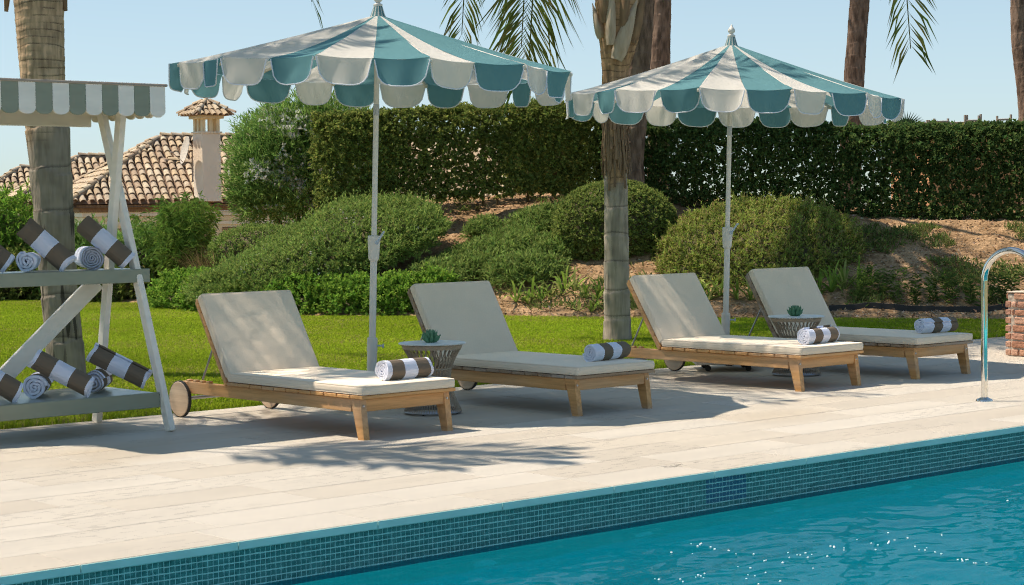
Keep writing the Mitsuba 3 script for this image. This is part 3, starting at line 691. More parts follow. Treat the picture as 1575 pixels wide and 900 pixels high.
# ------------------------------------------------------------------ umbrellas
def umbrella(base, lean_to, zr, zt, phase, label, R=1.325):
    t = thing('umbrella', label, 'umbrella', 'scalloped teal and white umbrellas')
    ld = unit(lean_to); ax = frame(ld, RIGHT); up, s1, s2 = ax[:, 0], ax[:, 1], ax[:, 2]
    base = np.asarray(base, float)
    def W(m): v = np.asarray(m[0], float); return base + v[:, :1] * RIGHT + v[:, 1:2] * AHEAD + v[:, 2:] * np.array([0, 0, 1.0]), m[1]
    e1 = unit(RIGHT - up * (RIGHT @ up)); e2 = np.cross(up, e1)
    def L(m): v = np.asarray(m[0], float); return base + v[:, :1] * e1 + v[:, 1:2] * e2 + v[:, 2:] * up, m[1]
    P = lambda n, m, k, **kw: part(t, n, L(m), k, **kw)
    bs = part(t, 'base', W(xf(rbox((0.52, 0.52, 0.052), 0.012, 3), rz(0.0), (0, 0, 0.083))), 'm_pole', smooth=30)
    for sx in (-1, 1):
        for sy in (-1, 1):
            put(numbered(bs + '__caster'), W(join([xf(lathe([(0, .012), (.020, .012), (.024, .006), (.024, -.006), (.020, -.012), (0, -.012)], 16), rx(math.pi / 2), (sx * 0.16 + 0.01, sy * 0.16, 0.024)),
                                                  xf(cbox((0.04, 0.05, 0.012), 0.002), None, (sx * 0.16, sy * 0.16, 0.05))])), 'm_black', smooth=30)
    P('socket', lathe([(0.034, 0.10), (0.034, 0.36), (0.036, 0.362), (0.036, 0.445), (0.033, 0.452), (0.026, 0.455)], 24), 'm_pole', smooth=30)
    kb = P('clamp_knob', join([tube([(0.03, 0, 0.40), (0.07, 0, 0.40)], 0.006, 8), xf(cbox((0.012, 0.03, 0.03), 0.005), None, (0.074, 0, 0.40))]), 'm_crank', smooth=30)
    P('lower_pole', tube([(0, 0, 0.44), (0, 0, 1.05)], 0.0235, 20), 'm_pole', smooth=40)
    P('upper_pole', tube([(0, 0, 1.04), (0, 0, zt + 0.05)], 0.0185, 20), 'm_pole', smooth=40)
    P('pole_band', tube([(0, 0, zr - 0.30), (0, 0, zr - 0.225)], 0.0205, 20), 'm_pole_band', smooth=40)
    cb = P('crank_housing', join([lathe([(0.024, 0.965), (0.036, 0.985), (0.042, 1.10), (0.042, 1.135), (0.036, 1.14), (0.02, 1.142)], 20)]), 'm_pole', smooth=35)
    put(cb + '__crank_handle', L(join([tube([(0.02, -0.045, 1.095), (0.024, -0.062, 1.095)], 0.013, 12), tube([(0.024, -0.062, 1.095), (0.068, -0.066, 1.165)], 0.0075, 10), tube([(0.068, -0.066, 1.165), (0.071, -0.095, 1.168)], 0.007, 10)])), 'm_crank', smooth=30)
    P('hub', lathe([(0.02, zr + 0.12), (0.045, zr + 0.125), (0.045, zr + 0.17), (0.02, zr + 0.175)], 16), 'm_pole', smooth=30)
    b0 = math.radians(phase); rib = lambda k: (1.0 if k % 2 == 0 else 0.940) * R
    zp = lambda s: zr + (zt - zr) * (1 - s) ** 1.10
    A = lambda th: np.array([math.sin(th), -math.cos(th)])       # th from straight at the pool, to the right
    def edge(k, s):
        th = b0 + math.radians(15) * k; r = 0.045 + (rib(k) - 0.045) * s
        sag = 0.0 if k % 2 == 0 else 0.020 * np.sin(np.pi * np.minimum(s, 1)) + 0.010 * s
        return np.stack([r * A(th)[0], r * A(th)[1], zp(s) - sag], -1)
    sg = np.linspace(0, 1, 11)
    for k in range(24):
        m = 'm_canvas_white' if k % 2 == 0 else 'm_canvas_teal'
        ea, eb = edge(k, sg), edge(k + 1, sg)
        w = np.linspace(0, 1, 6)[None, :, None]
        g = ea[:, None] * (1 - w) + eb[:, None] * w
        g[..., 2] -= (0.010 * np.sin(np.pi * w[..., 0])) * sg[:, None]
        g += 0.012 * (vfbm(g * 4 + k, 3, k)[..., None] - 0.5) * sg[:, None, None]
        P('canopy_panel', grid(g[..., 0], g[..., 1], g[..., 2]), m, smooth=True)
        n, hgt = 15, 0.152
        a_, b_ = ea[-1], eb[-1]
        u = np.linspace(-1, 1, n); mid, half = (a_ + b_) / 2, (b_ - a_) / 2 * 0.975
        dep = hgt * (1 - np.abs(u) ** 4.2) ** 0.55 + 0.012
        tt = np.linspace(0, 1, 7)
        out = unit((mid * [1, 1, 0])[None])[0]
        f1, f2, ph = rng.normal() * 0.022, rng.normal() * 0.014, rng.random() * 6
        top = mid + u[:, None] * half; top[:, 2] -= 0.010 * np.sin(np.pi * (u + 1) / 2)
        sc = top[:, None] + out * ((0.010 + f1) * tt[None, :, None] ** 1.3) + np.array([0, 0, -1.0]) * (dep[:, None] * tt[None])[..., None]
        sc += out * (0.011 * np.sin(5.0 * u + ph)[:, None, None] + f2 * u[:, None, None]) * tt[None, :, None]
        s_ = P('scallop', grid(sc[..., 0], sc[..., 1], sc[..., 2]), m, smooth=True)
        put(s_ + '__piping', L(tube(sc[:, -1], 0.0042, 6)), 'm_piping', smooth=True)
        if k % 2 == 0:
            th = b0 + math.radians(15) * k
            p0 = np.array([0.03 * A(th)[0], 0.03 * A(th)[1], zt - 0.03]); p1 = np.append(rib(0) * 0.985 * A(th), zr - 0.012)
            rb = P('rib', beam(p0, p1, 0.014, 0.02, 0.002), 'm_pole')
            p2 = p0 * 0.5 + p1 * 0.5 + [0, 0, -0.02]; p3 = np.append(0.045 * A(th), zr + 0.148)
            put(rb + '__stay', L(beam(p3, p2, 0.012, 0.014, 0.002)), 'm_pole')
            put(rb + '__pocket', L(xf(cbox((0.05, 0.03, 0.022), 0.004), frame(p1 - p0), p1 - [0, 0, 0.004])), 'm_cream_paint')
    n = 48; th = np.arange(n) * 2 * np.pi / n
    prof = [(0.060, zt - 0.015), (0.047, zt + 0.01), (0.036, zt + 0.045), (0.027, zt + 0.075)]
    P('collar', xf(lathe(prof, 48), None), 'm_canvas_teal', smooth=True)
    for k in range(0, 24, 2):
        a0, a1 = b0 + math.radians(15) * (k + 1), b0 + math.radians(15) * (k + 1.8)
        aa_ = np.linspace(a0, a1, 4); pr = np.array(prof)
        G = np.stack([np.outer(pr[:, 0] + 0.0015, np.sin(aa_)), np.outer(pr[:, 0] + 0.0015, -np.cos(aa_)), np.repeat(pr[:, 1:], 4, 1)], -1)
        P('collar_stripe', grid(G[..., 0], G[..., 1], G[..., 2]), 'm_canvas_white', smooth=True)
    P('finial', lathe([(0.0, zt + 0.066), (0.030, zt + 0.068), (0.031, zt + 0.082), (0.016, zt + 0.088), (0.014, zt + 0.094), (0.027, zt + 0.106), (0.029, zt + 0.122), (0.020, zt + 0.138), (0.009, zt + 0.150), (0.007, zt + 0.162), (0.0, zt + 0.168)], 20), 'm_pole', smooth=True)
    return t


umbrella((7.945, 3.865, 0), np.array([0.024, -0.0215, 1.0]), 2.245, 2.605, 18, 'teal and white scalloped umbrella on the left, over the first two loungers')
umbrella((11.565, 3.930, 0), np.array([0.020, -0.018, 1.0]), 2.170, 2.585, 13.7, 'teal and white scalloped umbrella on the right, a white finial at its tip')


# ------------------------------------------------------------------ side tables, succulents, grab rails, brick pillar
def table(x, y, label, plant_label, seed):
    t = thing('side_table', label, 'side table', 'round woven side tables between the loungers')
    P = lambda n, m, k, **kw: part(t, n, xf(m, None, (x, y, 0)), k, **kw)
    P('tabletop', lathe([(0.0, .458), (.214, .458), (.217, .455), (.214, .449), (0.0, .449)], 56), 'm_table_top', smooth=30)
    P('upper_ring', lathe([(.192, .446), (.196, .440), (.188, .418), (.182, .420), (.186, .446)], 48), 'm_cord', smooth=30)
    P('waist_ring', lathe([(.121, .296), (.126, .290), (.121, .284), (.116, .290), (.121, .296)], 40), 'm_cord', smooth=True)
    P('base_ring', lathe([(.160, .030), (.176, .030), (.188, .014), (.180, .006), (.150, .006)], 48), 'm_metal_grey', smooth=30)
    n = 66; cs = []
    for k in range(n):
        z = np.array([0.425, 0.36, 0.30, 0.24, 0.16, 0.09, 0.018])
        r = np.array([0.188, 0.150, 0.123, 0.116, 0.125, 0.150, 0.184])
        th = 2 * np.pi * k / n + (0.30 if k % 2 else -0.02) * np.clip((z - 0.28) / 0.14, 0, 1)
        cs.append(tube(np.stack([r * np.cos(th), r * np.sin(th), z], 1), 0.0034, 5, False))
    P('cords', join(cs), 'm_cord', smooth=True, kind='stuff')
    for k in range(4):
        P('foot', xf(lathe([(0, 0), (.012, 0), (.012, .012), (0, .012)], 10), None, (0.16 * math.cos(k * 1.57 + .5), 0.16 * math.sin(k * 1.57 + .5), 0)), 'm_black')
    r = np.random.default_rng(seed)
    pl = thing('succulent', plant_label, 'succulent', 'small green succulents on the side tables')
    ms = []
    for ring, (nl, rad, z0, el, L) in enumerate(((9, 0.020, 0.0, 42, 0.062), (8, 0.016, 0.012, 56, 0.062), (6, 0.010, 0.022, 70, 0.055), (4, 0.005, 0.03, 82, 0.045))):
        for k in range(nl):
            a_ = 2 * np.pi * (k + 0.5 * ring) / nl + r.normal() * 0.06; e = math.radians(el + r.normal() * 4)
            s = np.linspace(0, 1, 8); prof = 0.0105 * np.array([0.55, 0.85, 1.1, 1.25, 1.15, 0.85, 0.42, 0.03])
            c = np.array([math.cos(a_), math.sin(a_)]); rr = rad + L * s * math.cos(e); zz = z0 + L * s * math.sin(e) + 0.010 * s ** 2
            m = tube(np.stack([rr * c[0], rr * c[1], zz], 1), prof, 8)
            ms.append(m)
    put(pl, xf(join(ms), None, (x - 0.012, y, 0.4585)), 'm_succulent', smooth=True)


table(7.875, 3.125, 'round side table with a white top and woven cord base, left of the shaded lounger', 'small green succulent on the side table by the first two loungers', 3)
table(11.535, 3.165, 'round woven side table between the two loungers on the right', 'small green succulent on the side table between the right loungers', 4)


def grab_rail(x, y, label):
    t = thing('grab_rail', label, 'grab rail', 'pool ladder rails')
    th = np.linspace(math.pi, 0.18 * math.pi, 16); rr = 0.205
    arc = [(x, y - rr + -rr * math.cos(a) if False else y - rr - rr * math.cos(a), 0.795 + rr * math.sin(a)) for a in th]
    pts = [(x, y, 0.004), (x, y, 0.4), (x, y, 0.74)] + arc
    pts = [(x, y, 0.004), (x, y, 0.25), (x, y, 0.5), (x, y, 0.74)] + [(x, y - rr - rr * math.cos(a), 0.795 + rr * math.sin(a)) for a in np.linspace(math.pi, 0, 18)[0:1]]
    arc = [(x, y - rr + rr * math.cos(a), 0.795 + rr * math.sin(a)) for a in np.linspace(0, 0.82 * math.pi, 18)]
    e = np.array(arc[-1]); dr_ = np.array(arc[-1]) - np.array(arc[-2]); dr_ = unit(dr_)
    end = e + dr_ * 0.9
    part(t, 'tube', tube([(x, y, 0.004), (x, y, 0.25), (x, y, 0.5), (x, y, 0.70)] + arc + [e + dr_ * 0.3, e + dr_ * 0.62, (x, y - 1.02, 0.2), (x, y - 1.03, -0.5), (x, y - 1.03, -0.9)], 0.0215, 24), 'm_steel', smooth=True)
    part(t, 'flange', xf(lathe([(.022, .026), (.030, .020), (.052, .012), (.056, .004), (.056, 0.0)], 32), None, (x, y, 0.001)), 'm_steel', smooth=35)


grab_rail(10.819, 0.965, 'polished steel grab rail arching over the pool edge')
grab_rail(11.39, 0.965, 'steel grab rail at the right edge of the picture, only its foot in view')

bp = thing('brick_pillar', 'low pillar of rough red brick with wide mortar joints beside the deck', 'pillar')
BX, BY, BW, BD, BH = 14.115, 2.60, 0.90, 0.42, 0.545
part(bp, 'mortar_core', xf(cbox((BW - 0.03, BD - 0.03, BH - 0.012), 0.006), None, (BX + BW / 2, BY + BD / 2, BH / 2 - 0.006)), 'm_mortar')
NCs = 8; ch = BH / NCs
for c in range(NCs):
    z = (c + 0.5) * ch
    def course(along, fixed, length, is_y, seed):
        r = np.random.default_rng(seed); s = -r.random() * 0.10 - (0.06 if c % 2 else 0)
        while s < length:
            L = r.uniform(0.13, 0.20) if r.random() < 0.7 else r.uniform(0.07, 0.10)
            a0, a1 = max(s, 0), min(s + L, length)
            if a1 - a0 > 0.03:
                sz = (a1 - a0 - 0.016, 0.055, ch - 0.019 + r.normal() * 0.003)
                pos = (along + (a0 + a1) / 2, fixed)
                R = rz(math.pi / 2 if is_y else 0) @ ry(r.normal() * 0.02)
                part(bp, 'brick', xf(cbox(sz, 0.006), R, (pos[1], pos[0], z) if is_y else (pos[0], pos[1], z)), f'm_brick{r.integers(0, 4)}')
            s += L
    course(BX, BY + 0.022, BW, False, 100 + c); course(BX, BY + BD - 0.022, BW, False, 130 + c)
    course(BY + 0.055, BX + 0.022, BD - 0.11, True, 160 + c); course(BY + 0.055, BX + BW - 0.022, BD - 0.11, True, 190 + c)
part(bp, 'cap', xf(cbox((BW - 0.01, BD - 0.01, 0.012), 0.004), None, (BX + BW / 2, BY + BD / 2, BH + 0.001)), 'm_mortar')
# ------------------------------------------------------------------ shrubs and hedges
GREEN_HEDGE = [(0.188, 0.237, 0.056), (0.237, 0.288, 0.075), (0.138, 0.188, 0.05), (0.35, 0.375, 0.1)]
GREEN_ROSEMARY = [(0.27, 0.37, 0.095), (0.21, 0.31, 0.08), (0.35, 0.42, 0.12), (0.17, 0.26, 0.07)]
GREEN_BRIGHT = [(0.253, 0.414, 0.057), (0.196, 0.345, 0.057), (0.322, 0.471, 0.081), (0.149, 0.265, 0.046)]
GREEN_OLEANDER = [(0.15, 0.27, 0.065), (0.20, 0.34, 0.08), (0.27, 0.41, 0.11), (0.33, 0.45, 0.14)]
GREEN_CLIP = [(0.208, 0.273, 0.072), (0.273, 0.338, 0.085), (0.156, 0.221, 0.065), (0.338, 0.39, 0.117)]


def zbank(p):
    """ground height under world points"""
    q = np.asarray(p, float) - EYE
    a = q[..., 0] * CY - q[..., 1] * SY; d = q[..., 0] * SY + q[..., 1] * CY
    return bank(a, d)


def lump(c, r, n, seed, depth=0.18, rough=0.14, freq=4.0, low=-0.5, clump=0.09):
    """points through the outer shell of an uneven rounded crown, with the outward direction there"""
    g = np.random.default_rng(seed)
    D = rdir(g, int(n * 2.2)); D = D[D[:, 2] > low][:n]
    k = 1 + rough * 2 * (vfbm(D * freq + seed * 1.7, 3, seed) - 0.5) + clump * 2 * (vfbm(D * 13.0 + seed, 2, seed + 1) - 0.5)
    s = k * (1 - depth * g.random(len(D)) ** 1.6)
    r = np.asarray(r, float)
    return np.asarray(c) + D * r * s[:, None], unit(D / r)


def core(c, r, seed, rough=0.14, freq=4.0, shrink=0.80, low=-0.5):
    m = trimesh.creation.icosphere(3, 1.0); v = np.array(m.vertices)
    k = 1 + rough * 2 * (vfbm(v * freq + seed * 1.7, 3, seed) - 0.5)
    return np.asarray(c) + v * np.asarray(r) * (k * shrink)[:, None], np.array(m.faces)


def foliage(P, O, seed, L, W, cols, up=0.35, spread=0.9, var=0.25, droop=0.0, fold=0.25, k=7, sprig=1.5):
    """leaves in little sprigs of k, each sprig with its own direction and tone"""
    g = np.random.default_rng(seed + 900); m = max(1, len(P) // k); pick = g.permutation(len(P))[:m]
    A = unit(O[pick] * 0.9 + rdir(g, m) * spread * 0.7 + np.array([0, 0, up])); t = g.random((m, k))
    Pk = (P[pick][:, None] + A[:, None] * (t * sprig * L)[..., None]).reshape(-1, 3); n = m * k
    Ak = np.repeat(A, k, 0); R_ = rdir(g, n); R_ = unit(R_ - Ak * (R_ * Ak).sum(1, keepdims=True))
    D = unit(Ak * (0.35 + 0.8 * t.reshape(-1, 1)) + R_ * (0.5 + 0.4 * spread))
    U = unit(Ak * 1.0 + np.array([-0.12, 0.12, 0.5]) + 0.5 * rdir(g, n))
    l = L * g.uniform(0.65, 1.25, n); w = W * g.uniform(0.75, 1.2, n)
    tone = np.repeat(np.repeat(g.uniform(0.72, 1.32, m), k), 4)[:, None]
    return leaves(Pk, D, U, l, w, fold, droop), np.clip(tint(g, n, cols, var * 0.7) * tone, 0.004, 0.8)


def garden_axes(v):                    # turns (side, ahead, up) offsets into world ones
    return v[..., :1] * RIGHT + v[..., 1:2] * AHEAD + v[..., 2:] * np.array([0, 0, 1.0])


def shrub(name, label, category, a, d, z, r, n, seed, L, W, cols, group=None, rough=0.14, freq=4.0, depth=0.2, low=-0.5, up=0.35, spread=0.9, shrink=0.8, hug=False, m='m_leaf', fol='foliage', twigs=True, var=0.25, sprig=1.5, clump=0.09, tilt=0.0):
    t = thing(name, label, category, group)
    P, O = lump((0, 0, 0), r, n, seed, depth, rough, freq, low, clump)
    P[:, 2] += tilt * P[:, 0]
    P, O = garden_axes(P) + V(a, d, z), garden_axes(O)
    if hug:                            # a spreading shrub lies along the slope of the bank
        P[:, 2] += zbank(P) - zbank(V(a, d, 0)[None])[0]
    me, col = foliage(P, O, seed, L, W, cols, up, spread, var, sprig=sprig)
    if name in ('rosemary_bush', 'clipped_ball_bush', 'garden_shrub'):      # stray shoots beyond the clipped outline
        q = np.random.default_rng(seed + 5).permutation(len(P))[:len(P) // (40 if name == 'clipped_ball_bush' else 14)]
        m2, c2 = foliage(P[q], O[q], seed + 7, L, W, cols, up + 0.3, spread * 0.8, var, k=10, sprig=2.2 if name == 'clipped_ball_bush' else 3.4)
        me, col = join([me, m2]), np.vstack([col, c2])
    put(t + '__' + fol, me, m, color=col)
    if twigs:
        cv, cf = core((0, 0, 0), r, seed, rough, freq, shrink, low); cv[:, 2] += tilt * cv[:, 0]; cv = garden_axes(cv) + V(a, d, z)
        if hug: cv[:, 2] += zbank(cv) - zbank(V(a, d, 0)[None])[0]
        put(t + '__twigs', (cv, cf), 'm_twig', smooth=True)
    return t


def blossoms(key, name, P, seed, size, label=None, m='m_petal', petals=5):
    g = np.random.default_rng(seed); n = len(P); ms = []
    for k in range(petals):
        ms.append(leaves(P, unit(rdir(g, n) + [0, 0, 0.4]), rdir(g, n), size * g.uniform(.7, 1.2, n), size * 0.7, 0.1))
    put(f'{key}__{name}', join(ms), m); labels[f'{key}__{name}'] = {'kind': 'stuff'}
    if label: labels[f'{key}__{name}']['label'] = label


# the long clipped hedge: a path of sections, each with foot, half thickness and height
def hedge(label, path, hw_, seed, n, cols, name='clipped_hedge', L=0.058, W=0.034):
    t = thing(name, label, 'hedge')
    path = np.array(path, float)                     # a, d, foot, top
    seg = np.linalg.norm(np.diff(path[:, :2], axis=0), axis=1); cum = np.concatenate([[0], np.cumsum(seg)])
    g = np.random.default_rng(seed)
    s = g.uniform(-hw_ * 0.9, cum[-1] + hw_ * 0.5, n)
    phi = g.uniform(-0.15, np.pi + 0.15, n); ph2 = np.sign(np.cos(phi)) * np.abs(np.cos(phi)) ** 0.35, np.abs(np.sin(phi)) ** 0.35
    flat = g.random(n) < 0.55                       # more of them on the side one sees
    cx_ = np.where(flat, -1.0, ph2[0]); cz_ = np.where(flat, g.random(n), np.where(np.sin(phi) > 0, ph2[1], g.random(n) * 0.3))
    cx_ = np.where(flat & (cz_ > 0.86), -1 + (cz_ - 0.86) * 2.2, cx_)
    end = np.clip(-s / (hw_ * 0.9), 0, 1); cx_ = cx_ * np.sqrt(np.maximum(1 - end ** 2, 0.0))
    sh = 1 - 0.42 * g.random(n) ** 1.5
    sc = np.clip(s, 0, cum[-1]); at = [np.interp(sc, cum, path[:, k]) for k in range(4)]
    dirs = np.diff(path[:, :2], axis=0) / seg[:, None]; ki = np.clip(np.searchsorted(cum, sc, 'right') - 1, 0, len(seg) - 1); dv = dirs[ki]; nv = np.stack([-dv[:, 1], dv[:, 0]], 1)
    ext = np.minimum(s, 0) + np.maximum(s - cum[-1], 0)
    bump_ = 1 + 0.16 * (vfbm(np.stack([s * 1.8, cz_ * 2.2, cx_], 1), 3, seed) - 0.5) * 2
    a = at[0] + dv[:, 0] * ext + nv[:, 0] * cx_ * hw_ * sh * bump_; d = at[1] + dv[:, 1] * ext + nv[:, 1] * cx_ * hw_ * sh * bump_
    hgt = at[3] - at[2]; z = at[2] + hgt * cz_ * (0.9 + 0.1 * sh) * (1 + 0.05 * (vfbm(np.stack([s * 2.5, cx_ * 2, 0 * s], 1), 3, seed + 4) - 0.5) * 2 * (cz_ > 0.8))
    P = Vn(a, d, z); O = unit(RIGHT * (nv[:, :1] * cx_[:, None]) + AHEAD * (nv[:, 1:] * cx_[:, None]) + np.array([0, 0, 1.0]) * (np.maximum(cz_ - 0.75, 0) * 3)[:, None] + 1e-3)
    gap = vfbm(P * [2.4, 2.4, 3.0], 3, seed + 8)
    keep = (gap > (0.28 if seed == 41 else 0.20)) | (cz_ > 0.82) | (g.random(n) < 0.25)
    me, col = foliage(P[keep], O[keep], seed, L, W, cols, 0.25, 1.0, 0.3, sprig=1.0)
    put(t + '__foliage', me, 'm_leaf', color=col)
    ms = []
    for k in range(int(cum[-1] / 0.42)):
        sk = (k + g.random()) * 0.42; b = [np.interp(sk, cum, path[:, j]) for j in range(4)]
        p = V(b[0], b[1], b[2] - 0.1); q = p + [g.normal() * 0.1, g.normal() * 0.1, (b[3] - b[2]) * 0.55 + 0.1]
        ms.append(tube([p, (p + q) / 2 + g.normal(size=3) * 0.02, q], [0.022, 0.018, 0.010], 6))
        for j in range(3):
            e = q + np.array([g.normal() * 0.25, g.normal() * 0.2, 0.28 + 0.2 * g.random()]); ms.append(tube([q * 0.6 + p * 0.4, q, e], [0.010, 0.008, 0.003], 5))
    put(t + '__stems', join(ms), 'm_twig'); labels[t + '__stems'] = {'kind': 'stuff'}
    return t


hedge('tall clipped hedge along the top of the bank, sunlit at its rounded left end', [(-2.30, 27.0, 1.30, 2.60), (-1.2, 27.2, 1.42, 2.68), (0.5, 27.5, 1.5, 2.74), (1.35, 27.6, 1.48, 2.66)], 0.50, 41, 62000, GREEN_HEDGE)
hedge('long clipped hedge at the right, its leaves darkened for the shade there, behind the bare shaded slope', [(1.7, 27.3, 1.42, 2.52), (3.2, 26.8, 1.22, 2.44), (5.0, 26.2, 1.12, 2.34), (7.6, 25.4, 1.04, 2.28), (9.4, 24.7, 1.0, 2.24)], 0.50, 42, 125000, [(0.095, 0.17, 0.052), (0.125, 0.20, 0.06), (0.075, 0.135, 0.045), (0.18, 0.23, 0.07)])  # shade put into the leaf colours, darker than those of the left hedge

# rosemary, juniper, clipped ball, ground cover
k = shrub('rosemary_bush', 'broad low rosemary mound with pale flowers, left of the left umbrella pole', 'bush', -2.58, 25.55, 0.72, (1.70, 1.10, 0.42), 80000, 51, 0.050, 0.016, GREEN_ROSEMARY, rough=0.10, freq=3.2, depth=0.16, low=-0.25, up=0.6, spread=0.75, hug=True, m='m_leaf_dull', shrink=0.88, sprig=0.9, clump=0.05, tilt=0.07)
P, O = lump((0, 0, 0), (1.71, 1.11, 0.43), 900, 51, 0.05, 0.10, 3.2, -0.1); sel = vfbm(P * 2.6 + 4, 2, 6) > 0.58
P[:, 2] += 0.07 * P[:, 0]; P = garden_axes(P) + V(-2.58, 25.55, 0.72); P[:, 2] += zbank(P) - zbank(V(-2.58, 25.55, 0)[None])[0]; blossoms(k, 'flowers', P[sel], 52, 0.022, 'tiny pale blue flowers')
shrub('rosemary_bush', 'wide rosemary mound, half sunlit, behind the pole of the right umbrella', 'bush', 3.12, 24.55, 0.66, (1.30, 1.05, 0.58), 70000, 53, 0.050, 0.016, [(0.30, 0.38, 0.075), (0.23, 0.31, 0.07), (0.38, 0.43, 0.11), (0.36, 0.30, 0.13)], rough=0.12, freq=3.0, depth=0.18, low=-0.45, up=0.5, spread=0.8, hug=True, m='m_leaf_dull', shrink=0.88, sprig=0.9, clump=0.06)
shrub('clipped_ball_bush', 'large round clipped bush behind the slender palm trunk', 'bush', 1.36, 25.4, 1.04, (0.80, 0.74, 0.60), 60000, 54, 0.036, 0.020, GREEN_CLIP, rough=0.05, freq=4.5, depth=0.10, low=-0.95, up=0.2, spread=0.8, shrink=0.92, m='m_leaf', sprig=0.8, clump=0.035)
shrub('clipped_hedge', 'low clipped hedge beyond the rosemary mound, in front of the oleander', 'hedge', -3.55, 27.6, 0.72, (0.75, 0.55, 0.36), 16000, 55, 0.04, 0.018, GREEN_ROSEMARY, rough=0.10, depth=0.15, low=-0.7, shrink=0.88, m='m_leaf_dull')
_seen['juniper'] = 0
for i, (a, d, r, n) in enumerate([(0.0, 25.4, (0.42, 0.5, 0.22), 7500), (0.40, 26.1, (0.46, 0.36, 0.20), 7500), (-0.52, 25.1, (0.44, 0.46, 0.20), 7000), (-0.95, 24.75, (0.42, 0.36, 0.24), 6500), (0.15, 24.6, (0.48, 0.30, 0.22), 6500), (-0.35, 26.1, (0.24, 0.24, 0.15), 3200), (0.55, 25.15, (0.2, 0.28, 0.16), 3200)]):
    lab = ['sprawling green juniper in the middle of the bare slope', 'sprawling juniper high on the slope, left of the round clipped bush', 'sprawling juniper on the slope, right of the rosemary mound', 'sprawling juniper low on the slope, behind the second lounger', 'low juniper at the foot of the bare slope', 'small juniper high on the slope beside the rosemary mound', 'small juniper close to the left side of the round clipped bush'][i]
    shrub('juniper', lab, 'bush', a, d, float(bank(np.array(a), np.array(d))) + 0.04, r, n, 60 + i, 0.070, 0.019, [(0.23, 0.32, 0.085), (0.18, 0.27, 0.07), (0.29, 0.37, 0.11)], 'junipers spreading on the bare slope', rough=0.35, freq=5.0, depth=0.5, low=0.0, up=0.5, spread=1.0, hug=True, m='m_leaf_dull', twigs=False)
lant = thing('lantana_bed', 'bright green flowering ground cover along the lawn edge behind the first lounger', 'ground cover', kind='stuff')
ms, cs = [], []
for i, (a, d, r, n) in enumerate([(-4.45, 26.7, (0.55, 0.7, 0.40), 9000), (-3.85, 25.9, (0.6, 0.7, 0.42), 9000), (-3.25, 25.2, (0.6, 0.6, 0.42), 9000), (-2.6, 24.55, (0.6, 0.5, 0.40), 9000), (-2.0, 24.3, (0.55, 0.45, 0.38), 8000), (-1.45, 24.15, (0.5, 0.45, 0.40), 8000), (-0.98, 24.1, (0.34, 0.36, 0.42), 7000)]):
    P, O = lump((0, 0, 0), np.array(r) * [1, 1, 1.1], n, 70 + i, 0.35, 0.22, 4.0, -0.1)
    me, col = foliage(garden_axes(P) + V(a, d, 0.04), garden_axes(O), 70 + i, 0.050, 0.032, GREEN_BRIGHT, 0.5, 0.9, 0.25); ms.append(me); cs.append(col)
put('lantana_bed', join(ms), 'm_leaf', color=np.vstack(cs))
tw = []
for i, (a, d, r) in enumerate([(-4.45, 26.75, 0.5), (-3.85, 25.95, 0.5), (-3.25, 25.25, 0.5), (-2.6, 24.6, 0.48), (-2.0, 24.35, 0.45), (-1.45, 24.2, 0.42), (-0.98, 24.15, 0.28)]):
    cv, cf = core((0, 0, 0), (r, r, 0.27), 80 + i, 0.2, 4.0, 0.85); tw.append((garden_axes(cv) + V(a, d, 0.0), cf))
put('lantana_bed__twigs', join(tw), 'm_twig', smooth=True); labels['lantana_bed__twigs'] = {'kind': 'stuff'}

# oleander
ol = thing('oleander', 'tall oleander bush with white flowers beside the house roof', 'bush')
ms, cs, fl = [], [], []
for i, (a, d, z, r, n) in enumerate([(-3.55, 31.0, 2.25, (0.85, 0.8, 0.62), 13000), (-2.9, 31.2, 2.45, (0.75, 0.7, 0.55), 11000), (-3.80, 30.8, 1.80, (0.60, 0.6, 0.56), 9000), (-3.1, 30.9, 1.75, (0.95, 0.6, 0.62), 12000), (-2.45, 31.2, 2.10, (0.6, 0.6, 0.7), 8000), (-3.6, 30.7, 1.45, (0.7, 0.5, 0.42), 6000), (-3.7, 30.9, 2.62, (0.34, 0.34, 0.30), 1500), (-3.3, 31.0, 2.85, (0.38, 0.34, 0.26), 1500), (-4.05, 30.8, 1.5, (0.35, 0.35, 0.3), 1600)]):
    P, O = lump((0, 0, 0), r, n, 90 + i, 0.55, 0.25, 3.5, -0.8)
    P, O = garden_axes(P) + V(a, d, z), garden_axes(O)
    me, col = foliage(P, O, 90 + i, 0.125, 0.020, GREEN_OLEANDER, 0.55, 0.55, 0.3); ms.append(me); cs.append(col)
    sel = (vfbm(P * 2.6 + 7, 2, 9) > 0.55) & (O[:, 2] > -0.3) & (np.random.default_rng(95 + i).random(len(P)) < 0.24); fl.append(P[sel] + O[sel] * 0.07)
put(ol + '__foliage', join(ms), 'm_leaf', color=np.vstack(cs))
blossoms(ol, 'flowers', np.vstack(fl), 99, 0.055, 'clusters of white flowers')
g = np.random.default_rng(98); ms = []
for k in range(16):
    p = V(-3.2 + g.normal() * 0.12, 31 + g.normal() * 0.1, 0.3); e = V(-3.3 + g.normal() * 0.6, 31 + g.normal() * 0.3, 1.9 + g.random() * 0.6)
    ms.append(tube([p, p * 0.55 + e * 0.45 + [0, 0, 0.1], e], [0.030, 0.022, 0.010], 6))
put(ol + '__branches', join(ms), 'm_twig'); labels[ol + '__branches'] = {'kind': 'stuff'}

